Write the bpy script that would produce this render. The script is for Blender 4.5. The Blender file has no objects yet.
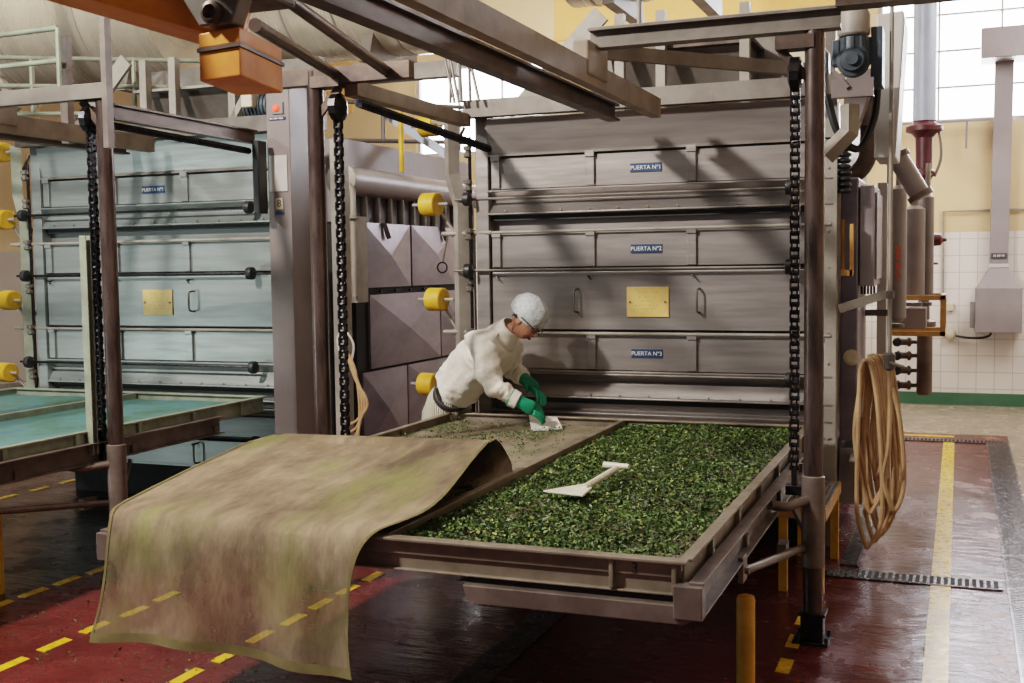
import bpy, math, random
from mathutils import Vector as V, Matrix, noise as mn
random.seed(7)
COL = bpy.context.scene.collection
PI = math.pi
PITCH = -3.76            # spacing of the two dryer lines

# ------------------------------------------------------------------ materials
def new_mat(name):
    m = bpy.data.materials.new(name); m.use_nodes = True
    nt = m.node_tree; b = nt.nodes['Principled BSDF']
    return m, nt, b
def N(nt, t, **k):
    n = nt.nodes.new(t)
    for a, v in k.items(): setattr(n, a, v)
    return n
def ramp(nt, fac, stops):
    r = N(nt, 'ShaderNodeValToRGB'); e = r.color_ramp.elements
    while len(e) < len(stops): e.new(.5)
    for i, (p, c) in enumerate(stops):
        e[i].position = p; e[i].color = c if len(c) == 4 else (*c, 1)
    nt.links.new(fac, r.inputs[0]); return r
def objco(nt, scale=(1, 1, 1)):
    t = N(nt, 'ShaderNodeTexCoord'); m = N(nt, 'ShaderNodeMapping'); m.inputs['Scale'].default_value = scale
    nt.links.new(t.outputs['Object'], m.inputs[0]); return m.outputs[0]
def noi(nt, co, scale, detail=4, rough=.55):
    n = N(nt, 'ShaderNodeTexNoise'); n.inputs['Scale'].default_value = scale
    n.inputs['Detail'].default_value = detail; n.inputs['Roughness'].default_value = rough
    nt.links.new(co, n.inputs['Vector']); return n.outputs['Fac']
def bump(nt, b, h, s=.2, d=.01):
    u = N(nt, 'ShaderNodeBump'); u.inputs['Strength'].default_value = s; u.inputs['Distance'].default_value = d
    nt.links.new(h, u.inputs['Height']); nt.links.new(u.outputs[0], b.inputs['Normal'])
def paint(name, c, c2=None, rough=.5, metal=0., scale=4., stretch=(1, 1, 1), bs=.08, rr=.12):
    """worn paint / metal: two tones mixed by noise, roughness varied by noise"""
    m, nt, b = new_mat(name); co = objco(nt, stretch)
    c2 = c2 or tuple(x*.6 for x in c)
    f = noi(nt, co, scale, 6, .6)
    r = ramp(nt, f, [(.32, c2), (.62, c)]); nt.links.new(r.outputs[0], b.inputs['Base Color'])
    f2 = noi(nt, co, scale*3, 3)
    mr = N(nt, 'ShaderNodeMapRange'); mr.inputs['To Min'].default_value = max(.05, rough-rr); mr.inputs['To Max'].default_value = min(1, rough+rr)
    nt.links.new(f2, mr.inputs[0]); nt.links.new(mr.outputs[0], b.inputs['Roughness'])
    b.inputs['Metallic'].default_value = metal
    if bs: bump(nt, b, f2, bs, .004)
    return m
M = {}
M['steel'] = paint('brushed_steel', (.34, .31, .295), (.24, .215, .205), .36, .6, 2.2, (.5, 1, 6), .03)
M['steel_teal_lit'] = paint('brushed_steel_teal_lit', (.29, .315, .31), (.205, .225, .22), .40, .5, 2.2, (.5, 1, 6), .03)  # same steel, teal light of the left bay put into its colour
M['steel_dull'] = paint('dull_steel', (.18, .158, .138), (.11, .093, .08), .5, .35, 5, (1, 1, 1), .08)
M['steel_pale'] = paint('pale_painted_steel', (.33, .30, .26), (.22, .195, .17), .55, .1, 5)
M['green_pale'] = paint('pale_green_painted_steel', (.29, .32, .25), (.19, .20, .15), .55, .1, 9)
M['violet'] = paint('violet_grey_sheet', (.27, .24, .275), (.18, .155, .18), .36, .55, 2.5, (1, 1, 2), .03)
M['column'] = paint('taupe_painted_column', (.21, .175, .17), (.155, .128, .125), .45, .1, 1.5, (1, 1, 1), .02)
M['post'] = paint('greasy_dark_post', (.13, .095, .085), (.045, .03, .028), .32, .6, 4, (4, 4, .8), .06)
M['sleeve'] = paint('brown_grey_sleeve', (.20, .16, .14), (.11, .085, .075), .42, .4, 6)
M['beam'] = paint('grimy_beige_beam', (.27, .215, .165), (.16, .12, .09), .6, .1, 5)
M['rail'] = paint('dark_rusty_rail', (.12, .085, .068), (.045, .032, .028), .45, .5, 7, (1, .4, 1), .12)
M['tray'] = paint('tea_stained_aluminium', (.26, .22, .17), (.13, .105, .075), .5, .35, 5, (1, 1, 1), .12)
M['black'] = paint('oily_black', (.03, .027, .03), (.012, .011, .014), .3, .6, 20)
M['darkgap'] = paint('gap_darkness', (.02, .018, .018), (.01, .009, .009), .8)  # near-black puts the darkness of gaps and slots into the colour
M['orange'] = paint('orange_hoist_paint', (.78, .30, .025), (.55, .17, .012), .5, 0, 5, (1, 1, 1), .1)
M['yellow'] = paint('yellow_paint', (.70, .42, .035), (.48, .26, .025), .45, 0, 8)
M['yellowplate'] = paint('yellow_plate', (.74, .52, .19), (.64, .42, .13), .4, 0, 9)
M['floor_yellow'] = paint('yellow_floor_paint', (.80, .52, .03), (.55, .33, .02), .3, 0, 9, (1, 1, 1), .2, .2)
M['blue'] = paint('blue_sign', (.025, .055, .13), (.02, .04, .09), .35)
M['white'] = paint('white_lettering', (.75, .76, .78), (.68, .7, .72), .5)
M['cream'] = paint('cream_plastic', (.62, .55, .42), (.5, .43, .32), .5)
M['paper'] = paint('white_paper', (.78, .77, .73), (.66, .64, .58), .7)
M['hose'] = paint('tan_rubber_hose', (.50, .335, .19), (.34, .205, .10), .45, 0, 6)
M['maroon'] = paint('maroon_valve_paint', (.10, .022, .028), (.06, .015, .02), .4)
M['duct'] = paint('grey_lilac_duct', (.27, .24, .255), (.21, .185, .20), .5, .1, 2)
M['lagging'] = paint('grey_pipe_lagging', (.30, .275, .28), (.22, .20, .21), .45, .3, 3)
M['palewhite'] = paint('pale_guard_paint', (.52, .50, .485), (.42, .40, .39), .5, 0, 3)
M['bluepipe'] = paint('pale_blue_pipe', (.42, .48, .60), (.35, .41, .53), .45, .1, 3)
M['motor'] = paint('blue_grey_motor', (.07, .09, .11), (.04, .05, .06), .45, .3, 6)
M['ochre'] = paint('ochre_frame_paint', (.60, .34, .11), (.42, .22, .07), .5, 0, 7)
M['tank'] = paint('polished_tank_steel', (.72, .63, .50), (.56, .49, .39), .26, .45, 1.2, (3, .3, .3), 0)
M['red_text'] = paint('orange_red_lettering', (.80, .14, .04), (.7, .1, .03), .5)
M['faint'] = paint('faded_lettering', (.45, .36, .12), (.42, .33, .1), .5)
M['glove'] = paint('green_rubber_glove', (.012, .27, .15), (.008, .20, .11), .42, 0, 12)
M['skin'] = paint('skin', (.36, .17, .105), (.30, .13, .08), .5, 0, 12)
M['hair'] = paint('dark_hair', (.03, .022, .018), (.02, .015, .012), .6, 0, 30)
M['belt'] = paint('dark_belt', (.06, .05, .06), (.035, .03, .035), .5, 0, 10)
M['shirt'] = paint('white_cotton', (.80, .755, .68), (.72, .67, .59), .85, 0, 3, (1, 1, 1), .1)
M['trouser'] = paint('cream_trousers', (.72, .70, .60), (.60, .58, .46), .85, 0, 3, (1, 1, 1), .1)
M['scraper'] = paint('bone_white_plastic', (.74, .70, .58), (.64, .60, .46), .4, 0, 5)
M['rubber'] = paint('black_rubber', (.02, .02, .022), (.012, .012, .013), .45, 0, 8)
M['grate'] = paint('wet_iron_grate', (.22, .21, .22), (.10, .095, .10), .25, .7, 9)
M['checker'] = paint('checker_plate', (.34, .31, .29), (.22, .2, .185), .35, .6, 8)
M['concrete_green'] = paint('green_skirting_paint', (.055, .14, .085), (.04, .11, .065), .5, 0, 4)
M['ceiling'] = paint('tan_roof_lining', (.55, .42, .30), (.48, .36, .26), .8, 0, 2)
M['peach'] = paint('ochre_panel', (.80, .47, .17), (.74, .42, .15), .7, 0, 2)

def m_emit(name, c, s):
    m, nt, b = new_mat(name); b.inputs['Base Color'].default_value = (*c, 1)
    b.inputs['Emission Color'].default_value = (*c, 1); b.inputs['Emission Strength'].default_value = s; return m
M['lamp_red'] = m_emit('red_pilot_lamp', (1, .06, .03), 2.5)
M['tube_light'] = m_emit('fluorescent_tube', (.85, .85, 1), 5)

def m_shirt():
    m = M['shirt']; nt = m.node_tree; b = nt.nodes['Principled BSDF']
    co = objco(nt, (1, 1, 1)); f = noi(nt, co, 9, 2, .5); bump(nt, b, f, .8, .03)
m_shirt()
def m_trouser():
    m = M['trouser']; nt = m.node_tree; b = nt.nodes['Principled BSDF']
    w = N(nt, 'ShaderNodeTexWave'); w.inputs['Scale'].default_value = 14; w.inputs['Distortion'].default_value = 3
    nt.links.new(objco(nt, (1.6, 1, .25)), w.inputs['Vector']); bump(nt, b, w.outputs['Fac'], .8, .012)
m_trouser()

def m_leaf(name, stops):
    m, nt, b = new_mat(name)
    g = N(nt, 'ShaderNodeNewGeometry')
    r = ramp(nt, g.outputs['Random Per Island'], stops)
    f = noi(nt, objco(nt), 2.2, 3)
    mx = N(nt, 'ShaderNodeMix', data_type='RGBA', blend_type='MULTIPLY'); mx.inputs[0].default_value = 1
    r2 = ramp(nt, f, [(.3, (.62, .62, .6)), (.7, (1.15, 1.12, 1))])
    nt.links.new(r.outputs[0], mx.inputs['A']); nt.links.new(r2.outputs[0], mx.inputs['B'])
    nt.links.new(mx.outputs['Result'], b.inputs['Base Color']); b.inputs['Roughness'].default_value = .5
    return m
M['leaf'] = m_leaf('chopped_green_leaf', [(0, (.014, .028, .008)), (.35, (.035, .075, .016)), (.7, (.068, .135, .028)), (.88, (.14, .20, .055)), (1, (.36, .40, .15))])

def m_floor():
    m, nt, b = new_mat('red_wet_floor'); L = nt.links.new
    co = objco(nt); sx = N(nt, 'ShaderNodeSeparateXYZ'); L(co, sx.inputs[0])
    n1 = noi(nt, co, 1.3, 6, .6); n2 = noi(nt, co, 9, 6, .65); n3 = noi(nt, co, 2.6, 8, .7)
    red = ramp(nt, n1, [(.3, (.075, .013, .012)), (.65, (.135, .028, .025))])
    # bare worn patches, more of them at the right of the post
    wx = N(nt, 'ShaderNodeMapRange'); L(sx.outputs[0], wx.inputs[0])
    wx.inputs['From Min'].default_value = -.7; wx.inputs['From Max'].default_value = .25; wx.inputs['To Min'].default_value = -.12; wx.inputs['To Max'].default_value = .0
    ad = N(nt, 'ShaderNodeMath', operation='ADD'); L(n3, ad.inputs[0]); L(wx.outputs[0], ad.inputs[1])
    wm = ramp(nt, ad.outputs[0], [(.56, (0, 0, 0)), (.59, (1, 1, 1))])
    mx = N(nt, 'ShaderNodeMix', data_type='RGBA'); L(wm.outputs[0], mx.inputs[0]); L(red.outputs[0], mx.inputs['A']); mx.inputs['B'].default_value = (.30, .15, .10, 1)
    con = ramp(nt, n2, [(.3, (.25, .21, .16)), (.7, (.42, .36, .29))])
    # limits of the red coating
    gx = N(nt, 'ShaderNodeMath', operation='GREATER_THAN'); L(sx.outputs[0], gx.inputs[0]); gx.inputs[1].default_value = .46
    gy = N(nt, 'ShaderNodeMath', operation='GREATER_THAN'); L(sx.outputs[1], gy.inputs[0]); gy.inputs[1].default_value = 12.2
    gm = N(nt, 'ShaderNodeMath', operation='MAXIMUM'); L(gx.outputs[0], gm.inputs[0]); L(gy.outputs[0], gm.inputs[1])
    m2 = N(nt, 'ShaderNodeMix', data_type='RGBA'); L(gm.outputs[0], m2.inputs[0]); L(mx.outputs['Result'], m2.inputs['A']); L(con.outputs[0], m2.inputs['B'])
    # floor mixed much darker along its left side
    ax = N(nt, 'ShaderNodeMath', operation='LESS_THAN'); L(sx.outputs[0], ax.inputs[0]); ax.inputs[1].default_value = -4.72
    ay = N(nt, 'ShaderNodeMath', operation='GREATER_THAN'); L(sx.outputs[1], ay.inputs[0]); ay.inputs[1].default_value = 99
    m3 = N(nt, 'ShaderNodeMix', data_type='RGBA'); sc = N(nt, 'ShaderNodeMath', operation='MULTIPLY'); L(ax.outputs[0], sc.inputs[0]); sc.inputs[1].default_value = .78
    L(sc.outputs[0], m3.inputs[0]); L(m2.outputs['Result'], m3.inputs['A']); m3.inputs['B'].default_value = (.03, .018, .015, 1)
    L(m3.outputs['Result'], b.inputs['Base Color'])
    rr = ramp(nt, n3, [(.38, (.10, .10, .10)), (.62, (.34, .34, .34))]); L(rr.outputs[0], b.inputs['Roughness'])
    b.inputs['Specular IOR Level'].default_value = .45
    wv = noi(nt, objco(nt, (1, 3.0, 1)), 5, 5, .6); bump(nt, b, wv, .4, .022)
    return m
M['floor'] = m_floor()

def m_wall():
    m, nt, b = new_mat('tiled_and_painted_wall'); L = nt.links.new
    co = objco(nt); sx = N(nt, 'ShaderNodeSeparateXYZ'); L(co, sx.inputs[0]); cb = N(nt, 'ShaderNodeCombineXYZ')
    L(sx.outputs[0], cb.inputs[0]); L(sx.outputs[2], cb.inputs[1])
    br = N(nt, 'ShaderNodeTexBrick', offset=0); L(cb.outputs[0], br.inputs['Vector']); br.inputs['Scale'].default_value = 1
    br.inputs['Brick Width'].default_value = .2; br.inputs['Row Height'].default_value = .2; br.inputs['Mortar Size'].default_value = .005
    br.inputs['Color1'].default_value = (.74, .70, .68, 1); br.inputs['Color2'].default_value = (.70, .655, .64, 1); br.inputs['Mortar'].default_value = (.50, .45, .42, 1)
    pt = ramp(nt, noi(nt, co, 1.2, 3), [(.3, (.62, .46, .28)), (.7, (.70, .53, .33))])
    gt = N(nt, 'ShaderNodeMath', operation='GREATER_THAN'); L(sx.outputs[2], gt.inputs[0]); gt.inputs[1].default_value = 2.08
    mx = N(nt, 'ShaderNodeMix', data_type='RGBA'); L(gt.outputs[0], mx.inputs[0]); L(br.outputs['Color'], mx.inputs['A']); L(pt.outputs[0], mx.inputs['B'])
    L(mx.outputs['Result'], b.inputs['Base Color']); b.inputs['Roughness'].default_value = .45
    return m
M['wall'] = m_wall()
def m_glass():
    m, nt, b = new_mat('window_glass'); L = nt.links.new
    t = N(nt, 'ShaderNodeBsdfTransparent'); g = N(nt, 'ShaderNodeBsdfGlossy'); g.inputs['Roughness'].default_value = .05
    lw = N(nt, 'ShaderNodeFresnel'); x = N(nt, 'ShaderNodeMixShader'); L(lw.outputs[0], x.inputs[0]); L(t.outputs[0], x.inputs[1]); L(g.outputs[0], x.inputs[2])
    L(x.outputs[0], nt.nodes['Material Output'].inputs[0]); return m
M['glass'] = m_glass()
def m_cloth():
    m, nt, b = new_mat('stained_gauze'); L = nt.links.new
    co = objco(nt, (1, 1, 1))
    a = ramp(nt, noi(nt, objco(nt, (2.0, .7, 1.0)), 2.6, 7, .68), [(.34, (.075, .05, .030)), (.5, (.165, .118, .073)), (.66, (.27, .205, .135))])
    g = ramp(nt, noi(nt, objco(nt, (1.8, .6, 1.2)), 1.9, 5, .6), [(.50, (0, 0, 0)), (.68, (1, 1, 1))])
    mx = N(nt, 'ShaderNodeMix', data_type='RGBA'); gs = N(nt, 'ShaderNodeMath', operation='MULTIPLY'); L(g.outputs[0], gs.inputs[0]); gs.inputs[1].default_value = .55
    L(gs.outputs[0], mx.inputs[0]); L(a.outputs[0], mx.inputs['A']); mx.inputs['B'].default_value = (.17, .19, .045, 1)
    L(mx.outputs['Result'], b.inputs['Base Color']); b.inputs['Roughness'].default_value = .85
    hb = noi(nt, objco(nt, (3.0, 1, 1)), 6, 4, .6); bump(nt, b, hb, .35, .02)
    # thin gauze: the freely hanging part lets a little of what lies behind through
    sx = N(nt, 'ShaderNodeSeparateXYZ'); L(co, sx.inputs[0]); mr = N(nt, 'ShaderNodeMapRange'); L(sx.outputs[2], mr.inputs[0])
    mr.inputs['From Min'].default_value = .78; mr.inputs['From Max'].default_value = .60; mr.inputs['To Min'].default_value = 0; mr.inputs['To Max'].default_value = .27
    t = N(nt, 'ShaderNodeBsdfTransparent'); x = N(nt, 'ShaderNodeMixShader'); L(mr.outputs[0], x.inputs[0]); L(b.outputs[0], x.inputs[1]); L(t.outputs[0], x.inputs[2])
    L(x.outputs[0], nt.nodes['Material Output'].inputs[0]); return m
M['cloth'] = m_cloth()
M['hem'] = paint('hemmed_edge', (.15, .125, .05), (.10, .08, .03), .9, 0, 12)
def m_net():
    m, nt, b = new_mat('hair_net'); L = nt.links.new
    r = ramp(nt, noi(nt, objco(nt), 90, 3, .7), [(.35, (.44, .48, .51)), (.65, (.70, .74, .77))]); L(r.outputs[0], b.inputs['Base Color']); b.inputs['Roughness'].default_value = .6
    bump(nt, b, noi(nt, objco(nt), 40, 2), .6, .01)
    t = N(nt, 'ShaderNodeBsdfTransparent'); x = N(nt, 'ShaderNodeMixShader'); x.inputs[0].default_value = .22; L(b.outputs[0], x.inputs[1]); L(t.outputs[0], x.inputs[2])
    L(x.outputs[0], nt.nodes['Material Output'].inputs[0]); return m
M['net'] = m_net()
def m_mat():
    m, nt, b = new_mat('worn_tray_mesh'); L = nt.links.new
    a = ramp(nt, noi(nt, objco(nt, (2.5, .8, 1)), 3, 6, .65), [(.3, (.14, .11, .07)), (.55, (.24, .195, .14)), (.75, (.30, .25, .18))])
    g = ramp(nt, noi(nt, objco(nt), 5, 6, .7), [(.52, (0, 0, 0)), (.62, (1, 1, 1))])
    mx = N(nt, 'ShaderNodeMix', data_type='RGBA'); gs = N(nt, 'ShaderNodeMath', operation='MULTIPLY'); L(g.outputs[0], gs.inputs[0]); gs.inputs[1].default_value = .6
    L(gs.outputs[0], mx.inputs[0]); L(a.outputs[0], mx.inputs['A']); mx.inputs['B'].default_value = (.08, .10, .03, 1)
    L(mx.outputs['Result'], b.inputs['Base Color']); b.inputs['Roughness'].default_value = .6; return m
M['mesh_brown'] = m_mat()
def m_teal():
    m, nt, b = new_mat('blue_green_tray_mesh'); L = nt.links.new
    a = ramp(nt, noi(nt, objco(nt, (1, 1, 1)), 3.5, 6, .7), [(.34, (.07, .11, .05)), (.45, (.07, .17, .14)), (.55, (.09, .22, .22)), (.68, (.06, .13, .21))])
    L(a.outputs[0], b.inputs['Base Color']); b.inputs['Roughness'].default_value = .5; return m
M['mesh_teal'] = m_teal()

# ------------------------------------------------------------------ mesh builder
def frame(d, up=None):
    d = V(d).normalized(); up = V(up or (0, 0, 1))
    if abs(d.dot(up)) > .98: up = V((0, 1, 0))
    s = d.cross(up).normalized(); return s, s.cross(d).normalized()
class MB:
    def __init__(s): s.v = []; s.f = []; s.sm = []
    def add(s, vs, fs, sm=False):
        o = len(s.v); s.v += [tuple(x) for x in vs]; s.f += [tuple(i+o for i in f) for f in fs]; s.sm += [sm]*len(fs); return s
    def box(s, x0, x1, y0, y1, z0, z1):
        return s.add([(x, y, z) for z in (z0, z1) for y in (y0, y1) for x in (x0, x1)],
                     [(0, 2, 3, 1), (4, 5, 7, 6), (0, 1, 5, 4), (2, 6, 7, 3), (0, 4, 6, 2), (1, 3, 7, 5)])
    def bar(s, p, q, w, h, up=None):
        p, q = V(p), V(q); a, b = frame(q-p, up)
        vs = [c + a*(i*w/2) + b*(j*h/2) for c in (p, q) for i, j in ((-1, -1), (1, -1), (1, 1), (-1, 1))]
        return s.add(vs, [(0, 1, 2, 3), (7, 6, 5, 4), (0, 4, 5, 1), (1, 5, 6, 2), (2, 6, 7, 3), (3, 7, 4, 0)])
    def ibeam(s, p, q, w, h, t=.012, up=None):
        p, q = V(p), V(q); a, b = frame(q-p, up)
        s.bar(p+b*(h/2-t/2), q+b*(h/2-t/2), w, t, up); s.bar(p-b*(h/2-t/2), q-b*(h/2-t/2), w, t, up); return s.bar(p, q, t, h-2*t, up)
    def channel(s, p, q, w, h, side=1, t=.012, up=None):
        p, q = V(p), V(q); a, b = frame(q-p, up)
        s.bar(p+b*(h/2-t/2), q+b*(h/2-t/2), w, t, up); s.bar(p-b*(h/2-t/2), q-b*(h/2-t/2), w, t, up); k = a*side*(w/2-t/2); return s.bar(p+k, q+k, t, h-2*t, up)
    def tube(s, pts, r, n=10, cap=True, sm=True):
        pts = [V(p) for p in pts]; rs = r if isinstance(r, (list, tuple)) else [r]*len(pts)
        vs = []; a = None
        for i, p in enumerate(pts):
            d = (pts[min(i+1, len(pts)-1)] - pts[max(i-1, 0)]).normalized()
            if a is None: a, b = frame(d)
            else:
                a = (a - d*a.dot(d)); a = a.normalized() if a.length > 1e-6 else frame(d)[0]; b = a.cross(d).normalized()
            for k in range(n):
                t = 2*PI*k/n; vs.append(p + (a*math.cos(t) + b*math.sin(t))*rs[i])
        m = len(pts); fs = [(i*n+k, i*n+(k+1) % n, (i+1)*n+(k+1) % n, (i+1)*n+k) for i in range(m-1) for k in range(n)]
        s.add(vs, fs, sm)
        if cap: s.add([], [tuple(range(n-1, -1, -1))], False) if False else s._caps(vs, n, m)
        return s
    def _caps(s, vs, n, m):
        s.add(vs[:n], [tuple(range(n-1, -1, -1))]); s.add(vs[-n:], [tuple(range(n))])
    def cyl(s, p, q, r, n=20): return s.tube([p, q], r, n)
    def lathe(s, p, d, prof, n=24, sm=True):
        """prof: list of (distance along d, radius)"""
        p = V(p); d = V(d).normalized(); pts = [p+d*t for t, _ in prof]; a, b = frame(d)
        vs = [c + (a*math.cos(2*PI*k/n)+b*math.sin(2*PI*k/n))*max(r, 1e-4) for c, (_, r) in zip(pts, prof) for k in range(n)]
        m = len(prof)
        s.add(vs, [(i*n+k, i*n+(k+1) % n, (i+1)*n+(k+1) % n, (i+1)*n+k) for i in range(m-1) for k in range(n)], sm); s._caps(vs, n, m); return s
    def prism(s, poly, ax, a0, a1):
        """poly in the two other axes, extruded along ax"""
        def P(t, u, w): return {'x': (t, u, w), 'y': (u, t, w), 'z': (u, w, t)}[ax]
        n = len(poly); vs = [P(t, *c) for t in (a0, a1) for c in poly]
        return s.add(vs, [tuple(range(n-1, -1, -1)), tuple(range(n, 2*n))] + [(i, (i+1) % n, n+(i+1) % n, n+i) for i in range(n)])
    def sheet(s, fn, nu, nv, sm=True):
        vs = [fn(i/nu, j/nv) for j in range(nv+1) for i in range(nu+1)]
        return s.add(vs, [(j*(nu+1)+i, j*(nu+1)+i+1, (j+1)*(nu+1)+i+1, (j+1)*(nu+1)+i) for j in range(nv) for i in range(nu)], sm)
    def ell(s, c, r, n=14, m=10, rot=None, fn=None):
        c = V(c); vs = []
        for j in range(m+1):
            for i in range(n):
                a = 2*PI*i/n; e = -PI/2+PI*j/m
                p = V((math.cos(e)*math.cos(a), math.cos(e)*math.sin(a), math.sin(e)))
                if fn: p = fn(p)
                p = V((p[0]*r[0], p[1]*r[1], p[2]*r[2]))
                if rot: p = rot @ p
                vs.append(c+p)
        return s.add(vs, [(j*n+i, j*n+(i+1) % n, (j+1)*n+(i+1) % n, (j+1)*n+i) for j in range(m) for i in range(n)], True)
    def mesh(s, me_obj_data, mat=None):
        for me in [me_obj_data]:
            s.add([(mat @ v.co) if mat else v.co for v in me.vertices], [tuple(p.vertices) for p in me.polygons], True)
        return s
    def build(s, name, mat, parent=None, kind=None, label=None, bevel=0, solid=0):
        me = bpy.data.meshes.new(name); off = wloc(parent) if parent else V((0, 0, 0))
        me.from_pydata([(x-off.x, y-off.y, z-off.z) for x, y, z in s.v], [], s.f); me.validate()
        for p, k in zip(me.polygons, s.sm if len(s.sm) == len(me.polygons) else [False]*len(me.polygons)): p.use_smooth = k
        me.materials.append(M[mat] if isinstance(mat, str) else mat)
        import bmesh
        bm = bmesh.new(); bm.from_mesh(me); bmesh.ops.recalc_face_normals(bm, faces=bm.faces); bm.to_mesh(me); bm.free()
        if any(s.sm): me.set_sharp_from_angle(angle=math.radians(38))
        o = bpy.data.objects.new(name, me); COL.objects.link(o)
        if parent: o.parent = parent
        if kind: o['kind'] = kind
        if label: o['label'] = label
        if solid:
            z = o.modifiers.new('s', 'SOLIDIFY'); z.thickness = solid
        if bevel:
            b = o.modifiers.new('b', 'BEVEL'); b.width = bevel; b.segments = 2; b.limit_method = 'ANGLE'
        return o
def wloc(o):
    p = V((0, 0, 0))
    while o: p += o.location; o = o.parent
    return p
def thing(name, label, cat, loc=(0, 0, 0), group=None):
    o = bpy.data.objects.new(name, None); COL.objects.link(o); o.location = loc; o.empty_display_size = .1
    o['label'] = label; o['category'] = cat
    if group: o['group'] = group
    return o
def tag(o, label, cat, group=None, kind=None):
    o['label'] = label; o['category'] = cat
    if group: o['group'] = group
    if kind: o['kind'] = kind
    return o
def text(body, size, loc, rot, mat, parent, name='lettering', ext=.0008, align='CENTER'):
    cu = bpy.data.curves.new('t', 'FONT'); cu.body = body; cu.size = size; cu.align_x = align; cu.align_y = 'CENTER'; cu.extrude = ext
    t = bpy.data.objects.new('t', cu); COL.objects.link(t); bpy.context.view_layer.update()
    me = bpy.data.meshes.new_from_object(t); bpy.data.objects.remove(t); bpy.data.curves.remove(cu)
    me.materials.clear(); me.materials.append(M[mat]); me.name = name
    o = bpy.data.objects.new(name, me); COL.objects.link(o); o.parent = parent
    o.location = V(loc) - (wloc(parent) if parent else V((0, 0, 0))); o.rotation_euler = rot; return o
def marks(cx, y, cz, w, h, n, mat, parent, vert=False):
    # print too small to read in the photograph: a row of short strokes
    m = MB()
    for i in range(n):
        if i % 5 == 3: continue
        a = -w/2+w*i/n; b = a+w/n*.7
        if vert: m.box(cx-h/2, cx+h/2*(.6 if i % 2 else 1), y-.001, y, cz+a, cz+b)
        else: m.box(cx+a, cx+b, y-.001, y, cz-h/2*(.6 if i % 2 else 1), cz+h/2)
    return m.build('faded_print', mat, parent)
FRONT = (PI/2, 0, 0)      # text facing -Y
def arc(c, r, a0, a1, n, plane='xz'):
    out = []
    for i in range(n+1):
        t = a0+(a1-a0)*i/n; u, w = r*math.cos(t), r*math.sin(t)
        out.append({'xz': (c[0]+u, c[1], c[2]+w), 'xy': (c[0]+u, c[1]+w, c[2]), 'yz': (c[0], c[1]+u, c[2]+w)}[plane])
    return out
def smooth(pts, k=6):
    """Catmull-Rom"""
    P = [V(p) for p in pts]; P = [P[0]*2-P[1]] + P + [P[-1]*2-P[-2]]; out = []
    for i in range(1, len(P)-2):
        for j in range(k):
            t = j/k; a, b, c, d = P[i-1:i+3]
            out.append(.5*((2*b)+(c-a)*t+(2*a-5*b+4*c-d)*t*t+(3*b-a-3*c+d)*t**3))
    out.append(P[-2]); return out

# ------------------------------------------------------------------ setting
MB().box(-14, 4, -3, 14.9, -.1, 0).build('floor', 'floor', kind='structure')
def wall_with_holes(x0, x1, z0, z1, holes, y0, y1):
    m = MB(); xs = sorted({x0, x1, *[h[0] for h in holes], *[h[1] for h in holes]}); zs = sorted({z0, z1, *[h[2] for h in holes], *[h[3] for h in holes]})
    for a, b in zip(xs, xs[1:]):
        for c, d in zip(zs, zs[1:]):
            if not any(h[0] <= a and b <= h[1] and h[2] <= c and d <= h[3] for h in holes): m.box(a, b, y0, y1, c, d)
    return m
HOLES = [(-.95, 3.2, 3.38, 5.1), (-7.2, -5.25, 3.3, 4.55), (-10.9, -9.3, 4.2, 5.1)]
wall_with_holes(-14, 4, 0, 5.8, HOLES, 14.68, 14.9).build('wall_back', 'wall', kind='structure')
MB().box(-14.2, -14, -3, 14.9, 0, 5.8).build('wall_left', 'wall', kind='structure')
MB().box(4, 4.2, -3, 14.9, 0, 5.8).build('wall_right', 'wall', kind='structure')
MB().box(-14, 4, -3, 14.9, 5.8, 5.95).build('ceiling', 'ceiling', kind='structure')
MB().box(-14, 4, 14.655, 14.68, 0, .15).build('baseboard_back', 'concrete_green', kind='structure')
for i, (x0, x1, z0, z1) in enumerate(HOLES):
    w = MB(); t = .05
    w.box(x0, x1, 14.72, 14.80, z0, z0+t).box(x0, x1, 14.72, 14.80, z1-t, z1).box(x0, x0+t, 14.72, 14.80, z0+t, z1-t).box(x1-t, x1, 14.72, 14.80, z0+t, z1-t)
    fr = w.build('window_%d' % (i+1), 'palewhite', kind='structure')
    g = MB(); nx = max(2, int((x1-x0)/.62)); nz = max(2, int((z1-z0)/.42))
    for k in range(1, nx): g.box(x0+(x1-x0)*k/nx-.012, x0+(x1-x0)*k/nx+.012, 14.74, 14.78, z0+t, z1-t)
    for k in range(1, nz): g.box(x0+t, x1-t, 14.735, 14.785, z0+(z1-z0)*k/nz-.012, z0+(z1-z0)*k/nz+.012)
    g.build('glazing_bar', 'palewhite', fr)
    MB().box(x0+t, x1-t, 14.755, 14.765, z0+t, z1-t).build('pane', 'glass', fr)
# ochre painted bands high on the back wall
MB().box(-5.1, -1.2, 14.66, 14.68, 4.75, 5.6).build('trim_1', 'peach', kind='structure')
MB().box(-9.2, -8.2, 14.66, 14.68, 4.0, 5.6).build('trim_2', 'peach', kind='structure')
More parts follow.
